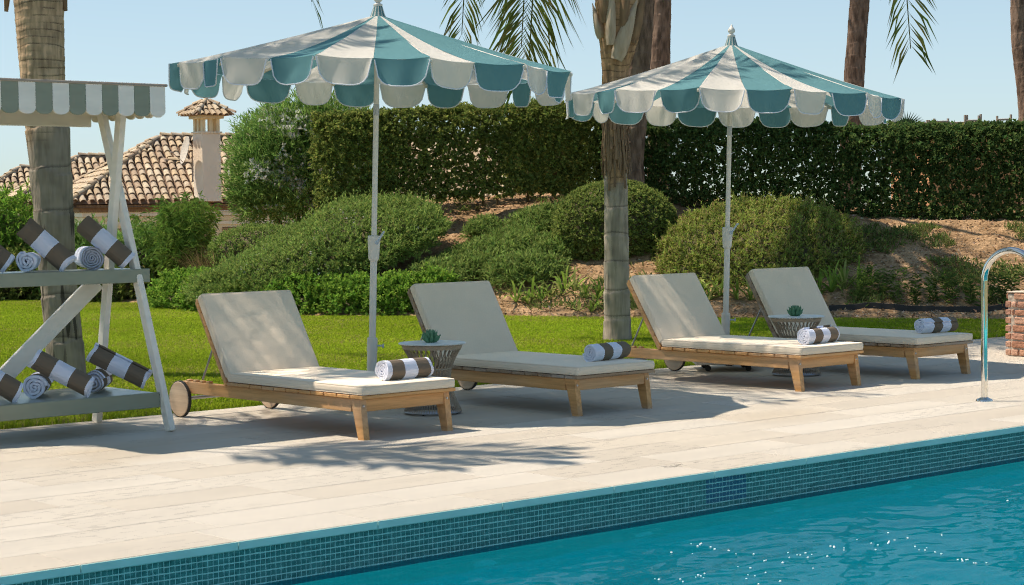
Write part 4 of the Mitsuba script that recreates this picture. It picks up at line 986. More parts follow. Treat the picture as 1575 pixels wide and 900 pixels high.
# feathery, grassy and strap-leaved plants
def blades(P, n, seed, L, W, cols, spread, stem=0.0, droop=0.45, seg=4):
    """arching strap leaves out of each point"""
    g = np.random.default_rng(seed); V_, F_, C_ = [], [], []; o = 0
    for p in P:
        for k in range(n):
            az = g.uniform(0, 2 * np.pi); t = g.uniform(0.1, 1.0) * spread; l = L * g.uniform(0.6, 1.15); w = W * g.uniform(0.7, 1.2)
            h = np.array([math.cos(az), math.sin(az), 0]); sd = np.array([-math.sin(az), math.cos(az), 0])
            s = np.linspace(0, 1, seg + 1); x = l * (math.sin(t) * s + 0.35 * droop * s ** 2); z = l * (math.cos(t) * s - droop * s ** 2.3)
            c = p + h * (0.01 + x)[:, None] + np.array([0, 0, 1.0]) * z[:, None]
            ww = (w / 2 * np.array([0.7, 1.0, 0.9, 0.6, 0.05])[:seg + 1])[:, None] if seg == 4 else (w / 2 * (1 - s ** 2) + 0.0004)[:, None]
            V_.append(np.stack([c - sd * ww, c + sd * ww], 1).reshape(-1, 3))
            i = np.arange(seg) * 2 + o; F_ += [np.stack([i, i + 1, i + 3], 1), np.stack([i, i + 3, i + 2], 1)]; o += 2 * (seg + 1)
            col = np.array(cols[g.integers(0, len(cols))]) * g.uniform(0.75, 1.25); C_.append(np.repeat(col[None], 2 * (seg + 1), 0))
    return (np.vstack(V_), np.vstack(F_)), np.vstack(C_)


def on_bank(a, d, dz=-0.01): return V(a, d, float(bank(np.array(float(a)), np.array(float(d)))) + dz)


STRAP = [(0.24, 0.37, 0.06), (0.31, 0.44, 0.09), (0.18, 0.30, 0.055), (0.38, 0.42, 0.14)]
LABS = ['strap leaved plant on the bare soil, leftmost behind the second lounger', 'strap leaved plant with tall blades in the gap left of the slender palm trunk', 'strap leaved plant close to the left side of the slender palm trunk',
        'low strap leaved plant at the lawn edge, left of the slender palm trunk', 'strap leaved plant just right of the slender palm trunk', 'strap leaved plant behind the back of the third lounger', 'strap leaved plant left of the right umbrella pole',
        'strap leaved plant right of the right umbrella pole', 'strap leaved plant just right of the back of the farthest lounger', 'dark strap leaved plant in the shade behind the farthest lounger', 'strap leaved plant at the right foot of the rosemary mound', 'small strap leaved plant low by the slender palm trunk']
for i, (a, d, n, L) in enumerate([(0.20, 23.9, 26, 0.42), (0.62, 24.0, 30, 0.50), (1.05, 23.7, 30, 0.46), (0.95, 23.2, 22, 0.32), (1.62, 23.3, 26, 0.46), (2.05, 23.4, 30, 0.48), (2.35, 23.2, 30, 0.46), (2.85, 23.1, 28, 0.46), (3.82, 23.1, 32, 0.52), (4.15, 23.2, 30, 0.50), (3.45, 23.0, 24, 0.42), (1.35, 23.05, 18, 0.30)]):
    t = thing('strap_leaf_plant', LABS[i], 'plant', 'strap leaved plants along the foot of the bank')
    P = [on_bank(a + x, d + y) for x, y in ((0, 0), (0.16, 0.08), (-0.15, 0.05), (0.05, 0.2))]
    me, col = blades(P, max(6, n // 3), 200 + i, L * 1.15, 0.030, STRAP, 1.1); put(t, me, 'm_leaf', color=col)
up_ = [(0.13, 0.21, 0.05), (0.17, 0.25, 0.055), (0.09, 0.15, 0.04)]
for i, a in enumerate(np.linspace(4.12, 6.0, 9)):
    d = float(bed_front(a)) + 0.75 + 0.1 * math.sin(i * 2.1)
    t = thing('leafy_seedling', ['first', 'second', 'third', 'fourth', 'fifth', 'sixth', 'seventh', 'eighth', 'last'][i] + ' young leafy plant from the left in the row along the dark edging strip', 'plant', 'row of young leafy plants along the garden edging')
    g = np.random.default_rng(230 + i); ms, cs = [], []
    for k in range(5):
        p = on_bank(a + g.normal() * 0.06, d + g.normal() * 0.06); h = g.uniform(0.25, 0.42); e = p + [g.normal() * 0.05, g.normal() * 0.05, h]
        m = 46; s = g.random(m); P = p + (e - p) * s[:, None]; az = g.uniform(0, 6.28, m)
        D = np.stack([np.cos(az), np.sin(az), 0.5 + 0 * az], 1); ms.append(leaves(P, D, np.tile([0, 0, 1.0], (m, 1)) + 0.4 * rdir(g, m), 0.10 * g.uniform(.6, 1.2, m), 0.017, 0.2, 0.15)); cs.append(tint(g, m, up_, 0.25))
    put(t, join(ms), 'm_leaf', color=np.vstack(cs))
# weeds on the slope at the right
wd = thing('weeds', 'sparse low weeds scattered over the bare earth slope', 'weeds', kind='stuff')
g = np.random.default_rng(240); n = 2600
a = np.concatenate([g.uniform(4.0, 6.9, 2000), g.uniform(-0.8, 2.0, 600)]); d = np.concatenate([g.uniform(0.5, 3.6, 2000), g.uniform(0.3, 4.4, 600)]) + bed_front(a)
sel = vfbm(np.stack([a * 1.5, d * 1.5, 0 * a], 1), 3, 8) > 0.50; a, d = a[sel], d[sel]; P0 = Vn(a, d, bank(a, d)); ms, cs = [], []
for k in range(9):
    m = len(P0); P = P0 + g.normal(size=(m, 3)) * [0.05, 0.05, 0.012] + [0, 0, 0.015]; ms.append(leaves(P, unit(rdir(g, m) + [0, 0, 0.9]), rdir(g, m), 0.075, 0.022, 0.2)); cs.append(tint(g, m, [(0.15, 0.22, 0.06), (0.21, 0.27, 0.08), (0.27, 0.25, 0.10)], 0.3))
put(wd, join(ms), 'm_leaf_dull', color=np.vstack(cs))
litter = thing('leaf_litter', 'small stones, clods and dry leaves on the earth bank', 'litter', kind='stuff')
n = 11000; a = g.uniform(-2, 6.8, n); d = bed_front(a) + 0.05 + g.random(n) ** 1.3 * 5.2; P = Vn(a, d, bank(a, d) + 0.006)
put(litter, leaves(P, unit(rdir(g, n) * [1, 1, 0.35]), unit(rdir(g, n) + [0, 0, 1.2]), 0.05 * g.uniform(.4, 1.3, n), 0.028 * g.uniform(.5, 1.2, n), 0.4), 'm_leaf_dull', color=tint(g, n, [(0.36, 0.24, 0.14), (0.50, 0.38, 0.26), (0.22, 0.14, 0.08), (0.58, 0.50, 0.38)], 0.25))
ed = thing('garden_edging', 'dark edging strip along the foot of the bank at the right', 'edging')
eg = [on_bank(x, float(bed_front(x)) + 0.42, 0.02) for x in np.linspace(3.7, 7.0, 24)]
put(ed, join([beam(p, q_, 0.02, 0.09, 0.003) for p, q_ in zip(eg[:-1], eg[1:])]), 'm_black')

fe = thing('papyrus', 'feathery light green plant in front of the house', 'plant')
g = np.random.default_rng(250); ms, cs = [], []
for k in range(150):
    p = V(-4.78 + g.normal() * 0.13, 28.4 + g.normal() * 0.13, 0.08); az = g.uniform(0, 6.28); t = abs(g.normal()) * 0.22; l = g.uniform(0.8, 1.5)
    e = p + np.array([math.cos(az) * math.sin(t), math.sin(az) * math.sin(t), math.cos(t)]) * l
    m = 60; s = 0.35 + 0.65 * g.random(m) ** 0.7; P = p + (e - p) * s[:, None] + g.normal(size=(m, 3)) * 0.015
    ms.append(leaves(P, unit(rdir(g, m) * 0.7 + [math.cos(az) * .4, math.sin(az) * .4, 0.2]), rdir(g, m), 0.14 * g.uniform(.6, 1.3, m), 0.0065, 0.1, 0.35)); cs.append(tint(g, m, [(0.23, 0.36, 0.07), (0.30, 0.43, 0.09), (0.17, 0.27, 0.06)], 0.25))
    ms.append(tube([p, (p + e) / 2, e], [0.006, 0.005, 0.002], 3, False)); cs.append(np.tile([0.12, 0.18, 0.04], (len(ms[-1][0]), 1)))
put(fe, join(ms), 'm_leaf', color=np.vstack(cs))
gr = thing('ornamental_grass', 'tuft of brownish ornamental grass between the feathery plant and the rosemary', 'grass tuft')
me, col = blades([V(-4.25 + x, 27.6 + y, 0.12) for x, y in ((0, 0), (.2, .1), (-.2, .12), (.1, -.15), (-.1, .25), (.35, .1))], 120, 251, 1.05, 0.009, [(0.26, 0.19, 0.10), (0.34, 0.25, 0.13), (0.18, 0.18, 0.06), (0.12, 0.09, 0.05)], 0.55, droop=0.35); put(gr, me, 'm_leaf_dull', color=col)
for lab, a, d, z, r, n, sd, L, W, cols in (
        ('bright green rounded shrub at the left edge behind the towel stand', -8.0, 30.2, 0.75, (0.85, 0.6, 0.80), 12000, 261, 0.10, 0.032, GREEN_BRIGHT),
        ('dark leafy shrub left of the left palm trunk, under the bright one', -7.9, 29.6, 0.30, (1.1, 0.5, 0.42), 9000, 262, 0.09, 0.035, GREEN_HEDGE),
        ('leafy shrub between the left palm trunk and the legs of the towel stand', -6.55, 29.6, 0.45, (0.75, 0.5, 0.55), 11000, 263, 0.11, 0.030, GREEN_OLEANDER),
        ('leafy shrub dotted with white flowers right of the towel stand legs', -5.55, 28.9, 0.42, (0.60, 0.5, 0.60), 10000, 264, 0.085, 0.032, GREEN_OLEANDER),
        ('dark shrub low behind the towel stand, beside the feathery plant', -5.95, 28.6, 0.20, (0.9, 0.4, 0.34), 8000, 265, 0.075, 0.03, GREEN_HEDGE)):
    k = shrub('garden_shrub', lab, 'shrub', a, d, z, r, n, sd, L, W, cols, rough=0.28, depth=0.35, low=-0.9, shrink=0.70, spread=0.8)
    if sd == 264:
        P, O = lump((0, 0, 0), r, 420, sd, 0.05, 0.28, 4.0, -0.3); blossoms(k, 'flowers', garden_axes(P) + V(a, d, z), 266, 0.028, 'small white flowers')
tr = thing('round_tree', 'dense green treetop showing above the sunlit hedge, under the left umbrella', 'tree')
P, O = lump((0, 0, 0), (0.75, 0.7, 0.85), 14000, 270, 0.3, 0.18, 4.0, -0.9); me, col = foliage(garden_axes(P) + V(0.62, 33.0, 2.25), garden_axes(O), 270, 0.075, 0.038, GREEN_HEDGE, 0.3, 0.9); put(tr + '__crown', me, 'm_leaf', color=col)
cv, cf = core((0, 0, 0), (0.75, 0.7, 0.85), 270, 0.18, 4.0, 0.7); put(tr + '__twigs', (garden_axes(cv) + V(0.62, 33.0, 2.25), cf), 'm_twig', smooth=True)
put(tr + '__trunk', tube([V(0.62, 33, -0.3), V(0.62, 33, 1.8)], [0.10, 0.07], 10), 'm_bark', smooth=True)
# ------------------------------------------------------------------ palms and pines
def trunk_mesh(axis, rad, sides, step, amp, seed, flare=0.0, jag=0.0):
    """a trunk with leaf scar ledges: axis points (x,y,z), radii, ledge spacing and depth that may vary along it"""
    axis = np.asarray(axis, float); rad = np.asarray(rad, float)
    z0, z1 = axis[0, 2], axis[-1, 2]; dz = 0.013; n = int((z1 - z0) / dz)
    z = np.linspace(z0, z1, n); c = np.stack([np.interp(z, axis[:, 2], axis[:, 0]), np.interp(z, axis[:, 2], axis[:, 1]), z], 1); r = np.interp(z, axis[:, 2], rad)
    g = np.arange(sides) * 2 * np.pi / sides; Z, G = np.meshgrid(z, g, indexing='ij')
    ph = np.cumsum(dz / np.array([step(q) for q in z])); PH = ph[:, None] + 0.30 * (vnoise(np.stack([np.cos(G) * 1.2, np.sin(G) * 1.2, Z * 2.5], -1), seed) - 0.5)
    fr = PH - np.floor(PH); A = np.array([amp(q) for q in z])[:, None]
    R = r[:, None] * (1 + A * (fr ** 1.5 - 0.4)) + 0.012 * (vfbm(np.stack([np.cos(G) * 3, np.sin(G) * 3, Z * 4], -1), 3, seed + 3) - 0.5)
    R = R * (1 + jag * (vnoise(np.stack([np.cos(G) * 9, np.sin(G) * 9, Z * 2.0], -1), seed + 5) - 0.5))
    X = c[:, None, 0] + R * np.cos(G); Y = c[:, None, 1] + R * np.sin(G)
    v = np.stack([X, Y, Z], -1).reshape(-1, 3); i = np.arange(sides); j = (i + 1) % sides; f = []
    for k in range(n - 1):
        o = k * sides; f += [np.stack([o + i, o + j, o + sides + j], 1), np.stack([o + i, o + sides + j, o + sides + i], 1)]
    return v, np.vstack(f)


FROND = [(0.18, 0.22, 0.05), (0.23, 0.26, 0.06), (0.14, 0.18, 0.045), (0.32, 0.27, 0.08)]


def frond(p, az, el, L, seed, droop=1.6, nl=62, ll=0.42, hang=0.35, wid=0.022, cols=FROND, roll=0.0, t0=0.14):
    """a feather leaf: a bending midrib with two rows of leaflets"""
    g = np.random.default_rng(seed); n = 26; pts = [np.asarray(p, float)]; e = el; ds_ = L / n
    for k in range(n):
        e -= droop / n * (0.35 + 1.3 * k / n)
        e = max(e, -1.5)
        pts.append(pts[-1] + ds_ * np.array([math.cos(e) * math.cos(az), math.cos(e) * math.sin(az), math.sin(e)]))
    pts = np.array(pts); tan = unit(np.gradient(pts, axis=0)); s = np.linspace(0, 1, n + 1)
    ms = [tube(pts, 0.017 * (1 - 0.85 * s) + 0.002, 5)]; cs = [np.tile([0.20, 0.19, 0.07], (len(ms[0][0]), 1))]
    sd0 = np.array([-math.sin(az), math.cos(az), 0])
    for sign in (-1, 1):
        t = np.linspace(t0, 0.995, nl) + g.normal(size=nl) * 0.004; t = np.clip(t, 0.1, 1)
        P = np.stack([np.interp(t, s, pts[:, k]) for k in range(3)], 1); Tn = unit(np.stack([np.interp(t, s, tan[:, k]) for k in range(3)], 1))
        sd = sd0 * math.cos(roll) + np.cross(Tn, sd0) * math.sin(roll); upv = np.cross(Tn, sd) * 1.0; upv = np.where(upv[:, 2:] < 0, -upv, upv)
        D = unit(Tn * (0.55 + 0.65 * t[:, None]) + sign * sd * (1.0 - 0.25 * t[:, None]) + upv * 0.22 + g.normal(size=(nl, 3)) * 0.10)
        l = ll * np.sin(np.pi * np.clip(0.18 + 0.66 * t, 0, 1)) ** 0.6 * g.uniform(0.8, 1.1, nl)
        a1 = P + D * (l * 0.5)[:, None]; D2 = unit(D + np.array([0, 0, -hang * 1.6]) + g.normal(size=(nl, 3)) * 0.12); tip = a1 + D2 * (l * 0.5)[:, None]
        S = unit(np.cross(D, upv + g.normal(size=(nl, 3)) * 0.35)); w = (wid * g.uniform(.8, 1.15, nl))[:, None]
        v = np.stack([P, a1 + S * w / 2, a1 - S * w / 2, tip], 1).reshape(-1, 3); o = (np.arange(nl) * 4)[:, None]
        ms.append((v, np.concatenate([o + [0, 1, 2], o + [1, 3, 2]], 1).reshape(-1, 3))); cs.append(tint(g, nl, cols, 0.25))
    return join(ms), np.vstack(cs)


def crown_fronds(key, top, n, L, seed, elo=-0.2, ehi=1.3, extra=(), ll=0.42, droop=(1.2, 2.0), roll=0.0):
    g = np.random.default_rng(seed)
    for k in range(n):
        az = 2.399963 * k + g.normal() * 0.15
        if math.cos(az - 2.27) > 0.45: continue
        el = ehi + (elo - ehi) * (k / n) ** 0.8
        me, col = frond(np.asarray(top) + [0.10 * math.cos(az), 0.10 * math.sin(az), 0], az, el, L * g.uniform(0.85, 1.1), seed * 50 + k, g.uniform(*droop), ll=ll); put(numbered(key + '__frond'), me, 'm_leaf', color=col)
    for k, (p, az, el, l, dr_, a, *w) in enumerate(extra):
        me, col = frond(p, az, el, l, seed * 50 + 300 + k, dr_, ll=a, wid=w[0] if w else 0.022, nl=44 if w else 62, roll=0.0 if w else roll); put(numbered(key + '__frond'), me, 'm_leaf', color=col)


def husks(key, spots, seed, m='m_husk'):
    for k, (p, q_, w) in enumerate(spots):
        p, q_ = np.asarray(p, float), np.asarray(q_, float); s = np.linspace(0, 1, 9)
        wid = w * np.array([0.75, 1.0, 1.0, 0.92, 0.8, 0.62, 0.42, 0.22, 0.05]); D = q_ - p; side = unit(np.cross(D, AHEAD)); out = unit(np.cross(side, D))
        if out @ AHEAD > 0: out = -out
        c = p + D * s[:, None] + out * (0.05 * np.sin(np.pi * s) * 0.8)[:, None]
        u = np.linspace(-1, 1, 7); G = c[:, None] + side * (wid[:, None] / 2 * u[None])[..., None] + out * (0.045 * (1 - u[None] ** 2) * (wid[:, None] / w))[..., None]
        G2 = G - out * 0.014
        put(numbered(key + '__leaf_base'), join([grid(G[..., 0], G[..., 1], G[..., 2]), grid(G2[..., 0], G2[..., 1], G2[..., 2])]), m, smooth=True)


# left palm: trunk rising out of the lawn behind the towel stand
t = thing('palm_tree', 'thick grey palm trunk on the lawn behind the towel stand', 'palm tree')
D1 = 15.63; px = lambda x, y: np.append(V((x - 787.5) / FPX * D1, D1)[:2], EYE[2] + (327 - y) / FPX * D1)
ax = [px(100, 579), px(98, 540), px(92, 470), px(85, 330), px(78, 200), px(73, 130), px(69, 0)]; ax[0][2] = -0.05
top = px(60, -620); ax += [px(64, -200), top]
put(t + '__trunk', trunk_mesh(ax, [0.163, 0.153, 0.145, 0.158, 0.172, 0.172, 0.200, 0.205, 0.22], 40, lambda z: 0.345 if z < 2.0 else 0.072, lambda z: 0.055 if z < 2.0 else 0.022, 5, jag=0.05), 'm_palm_left', smooth=True)
g = np.random.default_rng(5)
crown_fronds(t, top, 26, 2.9, 31, 0.2, 1.35, ll=0.5, extra=[(top, a_, e_, l_, 0.8, 0.55, 0.042) for a_, e_, l_ in ((-0.75, 0.2, 3.8), (-0.62, 0.3, 3.9), (-0.90, 0.25, 3.7), (-0.83, 0.36, 4.0), (-1.45, 0.15, 3.7), (-1.28, 0.2, 3.9))] + [(top, math.atan2(RIGHT[1], RIGHT[0]), 0.0, 4.65, 3.2, 0.5)])
for sx, xx in ((-1, 22), (1, 107)):
    p = px(xx, -12); put(numbered(t + '__dry_frond_stub'), tube([px(69 + sx * 28, -60), p + [0, 0, 0.02], px(xx + sx * 3, 18)], [0.03, 0.032, 0.016], 8), 'm_fibre', smooth=True)

# slender palm in the middle
t = thing('palm_tree', 'slender ringed palm trunk in the middle, fibrous and shaggy near the top', 'palm tree')
D2 = 19.05; px = lambda x, y: np.append(V((x - 787.5) / FPX * D2, D2)[:2], EYE[2] + (318 - y) / FPX * D2)
ax = [px(949, 530), px(949, 505), px(949, 400), px(948.5, 255), px(948.5, 190), px(950, 110), px(956, 60), px(958, 0), px(960, -250)]; ax[0][2] = -0.05
rr = [0.150, 0.136, 0.122, 0.112, 0.115, 0.130, 0.20, 0.245, 0.25]
put(t + '__trunk', trunk_mesh(ax, rr, 36, lambda z: 0.27 if z < 1.68 else 0.12, lambda z: 0.06 if z < 1.68 else 0.03, 8, jag=0.05), 'm_palm_mid', smooth=True)
g = np.random.default_rng(12); ms = []
for k in range(190):
    th = g.uniform(0, 6.28); y0 = g.uniform(118, 250); c = px(948.7, y0); l = g.uniform(0.10, 0.34); r = 0.118 + g.random() * 0.016
    p = c + [r * math.cos(th), r * math.sin(th), 0]; q_ = p + [0.012 * g.normal(), 0.012 * g.normal(), -l]; q_[:2] += np.array([math.cos(th), math.sin(th)]) * 0.012 * g.random()
    ms.append(xf(cbox((l, g.uniform(0.010, 0.028), 0.005), 0.001), frame(q_ - p, (math.cos(th), math.sin(th), 0.01)), (p + q_) / 2))
put(t + '__shaggy_fibre', join(ms), 'm_fibre'); labels[t + '__shaggy_fibre'] = {'kind': 'stuff'}
fw = -AHEAD * 0.2
husks(t, [(px(950, 96) + fw, px(984, 0) + fw * 0.9, 0.15), (px(941, 74) + fw * 1.1, px(944, -40) + fw, 0.10), (px(928, 62) + fw * 0.5, px(915, 8) + fw * 0.4, 0.09)], 3)
husks(t, [(px(962, 50) + fw * 1.05, px(966, -60) + fw, 0.10), (px(974, 70) + fw * 0.6, px(998, -30) + fw * 0.5, 0.12), (px(934, 40) + fw, px(930, -60) + fw, 0.12)], 4, 'm_fibre')
top = px(961, -255)
az_l = math.atan2(-RIGHT[1], -RIGHT[0])
crown_fronds(t, top, 30, 3.0, 33, 0.2, 1.3, ll=0.5,
             extra=[(top, az_l, -0.3, 2.7, 3.8, 0.95), (top, az_l - 0.2, -0.25, 2.55, 3.2, 0.6), (top, az_l, 0.3, 3.15, 4.0, 0.55), (top, az_l + math.pi - 0.25, 0.15, 4.2, 2.2, 0.62), (top, az_l + 0.3, 0.5, 3.0, 2.2, 0.6)], roll=1.3)

# the stouter old trunk and the pines behind
def pine(label, pts, D, r, seed, crown=None, name='pine_tree', shift=(0, 0)):
    t = thing(name, label, 'tree', None)
    hz = lambda x: 320 - 0.0121 * (x - 787)
    ax = [np.append(V((x - 787.5) / FPX * D, D)[:2], EYE[2] + (hz(x) - y) / FPX * D) for x, y in pts]
    z = np.array([p[2] for p in ax]); o = np.argsort(z)
    put(t + '__trunk', trunk_mesh(np.array(ax)[o], np.array(r)[o], 28, lambda z: 0.2, lambda z: 0.03, seed, jag=0.10), 'm_bark', smooth=True)
    if crown:
        topp = np.array(ax)[o][-1]; ms, cs = [], []
        g = np.random.default_rng(seed); br = []
        for k in range(crown[0]):
            c = topp + RIGHT * shift[0] + AHEAD * shift[1] + np.array([g.normal() * crown[1], g.normal() * crown[1], g.uniform(-0.3, 1.0) * crown[2]])
            P, O = lump(c, (0.75, 0.75, 0.42), 1500, seed * 20 + k, 0.8, 0.3, 3.0, -0.7); me, col = foliage(P, O, seed * 20 + k, 0.14, 0.022, [(0.05, 0.09, 0.03), (0.075, 0.11, 0.035)], 0.3, 0.9); ms.append(me); cs.append(col)
            br.append(tube([topp - [0, 0, 0.6], (topp + c) / 2, c], [0.06, 0.04, 0.015], 6))
        put(t + '__crown', join(ms), 'm_leaf_dull', color=np.vstack(cs)); put(t + '__branches', join(br), 'm_bark', smooth=True)
    return t


pine('stout dark trunk close behind the slender palm, rough barked', [(962, 330), (965, 250), (975, 170), (985, 60), (990, -40), (992, -330)], 26.5, [0.30, 0.24, 0.21, 0.20, 0.21, 0.2], 61, (30, 1.35, 1.2), name='old_tree', shift=(-1.5, -4.7))
pine('slim reddish trunk beside the husky top of the slender palm', [(1012, 330), (1016, 200), (1019, 60), (1022, -40), (1026, -500)], 33.0, [0.2, 0.18, 0.175, 0.175, 0.15], 62, (12, 1.2, 1.5))
pine('dark bare trunk rising behind the right umbrella', [(1306, 330), (1311, 200), (1317, 100), (1325, 0), (1330, -60), (1350, -420)], 32.0, [0.2, 0.17, 0.165, 0.16, 0.16, 0.14], 63, (14, 1.3, 1.5))
pine('leaning dark trunk cut by the right edge of the picture', [(1592, 330), (1584, 170), (1572, 70), (1570, 20), (1572, -60), (1585, -420)], 28.0, [0.2, 0.15, 0.14, 0.14, 0.14, 0.12], 64, (12, 1.2, 1.4))

# the palm left of the picture that throws its fronds' shadow over the deck; its trunk stands on the lawn out of view
t = thing('palm_tree', 'palm beyond the left edge whose fronds throw feathery shade on the deck', 'palm tree')
TP = np.array([3.2, 6.1, 6.2])
put(t + '__trunk', trunk_mesh([(2.9, 6.3, -0.05), (3.05, 6.2, 3.0), TP], [0.2, 0.17, 0.18], 24, lambda z: 0.3, lambda z: 0.05, 9), 'm_palm_left', smooth=True)
for k, (a_, e_, l_, d_) in enumerate([(-1.16, 0.25, 3.05, 0.9), (-0.93, 0.25, 3.45, 0.9), (-1.05, 0.36, 3.2, 0.8), (0.20, 0.38, 2.75, 0.8), (-0.42, 0.3, 2.3, 0.9), (-0.16, 0.35, 3.45, 0.8), (-0.25, 0.42, 3.4, 0.8), (-0.36, 0.38, 3.3, 0.8), (0.10, 0.45, 2.7, 0.8)] + [(0.75 + 0.19 * q_, 0.3 + 0.9 * ((q_ * 5) % 3) / 3, 2.9, 1.3) for q_ in range(11)]):
    me, col = frond(TP, a_, e_, l_, 1750 + k, d_, nl=30 if k < 3 else 46 if k in (5, 6, 7) else 24, ll=0.60 if k < 3 else 0.55, wid=0.07 if k < 3 else 0.052, t0=0.5 if k in (5, 6, 7) else 0.42 if k < 3 else 0.14); put(numbered(t + '__frond'), me, 'm_leaf', color=col)
# small fan palm over the right hedge
t = thing('fan_palm', 'small fan palm showing above the right hedge', 'palm tree')
g = np.random.default_rng(77); ms, cs = [], []; C = V((1394 - 787.5) / FPX * 31, 31, 2.32)
for k in range(9):
    az = g.uniform(0, 6.28); el = g.uniform(0.25, 1.2); ctr = C + np.array([math.cos(az) * math.cos(el), math.sin(az) * math.cos(el), math.sin(el)]) * g.uniform(0.05, 0.22)
    m = 16; fan = np.linspace(-1.15, 1.15, m); e1 = unit(ctr - C); e2 = unit(np.cross(e1, [0, 0, 1.0])); D = np.cos(fan)[:, None] * e1 + np.sin(fan)[:, None] * e2
    ms.append(leaves(np.tile(ctr, (m, 1)), D, np.tile(np.cross(e1, e2), (m, 1)), 0.34, 0.028, 0.2, 0.06)); cs.append(tint(g, m, [(0.045, 0.085, 0.035), (0.06, 0.10, 0.04)], 0.2))
    ms.append(tube([C - [0, 0, 0.3], ctr], [0.012, 0.008], 5)); cs.append(np.tile([0.08, 0.10, 0.04], (len(ms[-1][0]), 1)))
put(t + '__leaves', join(ms), 'm_leaf', color=np.vstack(cs)); put(t + '__trunk', tube([C - [0, 0, 3.2], C - [0, 0, 0.2]], [0.1, 0.09], 10), 'm_fibre', smooth=True)

# ------------------------------------------------------------------ the house with the tiled roof
hs = thing('house', 'cream house with a terracotta barrel tile roof at the left', 'house')
YH, PIT = math.radians(20.8), 0.615
hu = math.cos(YH) * RIGHT + math.sin(YH) * AHEAD; hv = -math.sin(YH) * RIGHT + math.cos(YH) * AHEAD; UP = np.array([0, 0, 1.0])
tiles = []


def roof_face(C, e, s, pit, poly, mn):
    """barrel tiles in rows over one roof plane: eave direction e, horizontal upslope direction s; poly in (u along the eave, run)"""
    from shapely.geometry import Polygon, Point
    pg = Polygon(poly); k = math.sqrt(1 + pit ** 2); up = unit(s + UP * pit); nrm = unit(np.cross(e, up)); nrm = nrm if nrm[2] > 0 else -nrm
    v = np.array([C + e * u + s * w + UP * pit * w for u, w in poly]); f = np.array([[0, i, i + 1] for i in range(1, len(poly) - 1)])
    put(numbered(mn + '__bed'), (np.vstack([v - nrm * 0.05, v - nrm * 0.16]), np.vstack([f, f[:, ::-1] + len(v)])), 'm_roofbed')
    umin, wmin, umax, wmax = pg.bounds; g = np.random.default_rng(int(umax * 10))
    for r in range(int((wmax - wmin) * k / 0.345) + 1):
        sl = r * 0.345
        for c in range(int((umax - umin) / 0.235) + 1):
            u = umin + 0.1 + c * 0.235 + g.normal() * 0.008; w = (sl + 0.15) / k
            if pg.buffer(0.02).contains(Point(u, w)): tiles.append((C + e * u + up * (sl - 0.03 + g.normal() * 0.012) + nrm * (0.006 + g.normal() * 0.004), e, up, nrm, g.normal() * 0.03))


def tile_mesh():
    n = 7; t = np.linspace(0.06 * math.pi, 0.94 * math.pi, n); V_ = []
    for x, r, h in ((0.0, 0.098, 0.030), (0.40, 0.080, 0.0)):
        for rr in (r, r - 0.014): V_.append(np.stack([rr * np.cos(t), 0 * t + x, rr * np.sin(t) + h], 1))
    v = np.vstack(V_); i = np.arange(n - 1); f = []
    def q(a, b, flip=False):
        A = np.stack([a + i, a + i + 1, b + i + 1, b + i], 1); f.append(A[:, ::-1] if flip else A)
    q(0, 2 * n, True); q(n, 3 * n); q(0, n)
    f = np.vstack(f); return v, np.vstack([f[:, [0, 1, 2]], f[:, [0, 2, 3]]])


TM = tile_mesh()
EZ = 1.60
C1 = V((112 - 787.5) / FPX * 54, 54, EZ); run = 3.10
rf = part(hs, 'roof', tube([C1 + hu * run + hv * run + UP * PIT * run, C1 + hu * 12 + hv * run + UP * PIT * run], 0.10, 8), 'm_mortar_dark', smooth=True)
roof_face(C1, hu, hv, PIT, [(0, 0), (15.0, 0), (15.0, run), (run, run)], hs + '__roof')
roof_face(C1, hv, hu, PIT, [(0, 0), (2 * run, 0), (run, run)], hs + '__roof')
C2 = V((20 - 787.5) / FPX * 60, 60, EZ); run2 = 2.43
roof_face(C2, hu, hv, PIT, [(0, 0), (6.0, 0), (6.0, run2), (run2, run2)], hs + '__roof')
roof_face(C2, hv, hu, PIT, [(0, 0), (2 * run2, 0), (run2, run2)], hs + '__roof')


C3 = V((-50 - 787.5) / FPX * 64, 64, EZ); run3 = 2.0
roof_face(C3, hu, hv, PIT, [(0, 0), (5.0, 0), (5.0, run3), (run3, run3)], hs + '__roof')
roof_face(C3, hv, hu, PIT, [(0, 0), (2 * run3, 0), (run3, run3)], hs + '__roof')


def hip(p, q_):
    n = int(np.linalg.norm(q_ - p) / 0.33); d_ = unit(q_ - p); s_ = unit(np.cross(d_, UP)); n_ = np.cross(s_, d_)
    for k in range(n): tiles.append((p + d_ * 0.33 * k + n_ * 0.07, s_, d_, n_, 0.0))
    put(numbered(hs + '__roof__hip_mortar'), tube([p + n_ * 0.02, q_ + n_ * 0.02], 0.085, 8), 'm_mortar_dark', smooth=True)


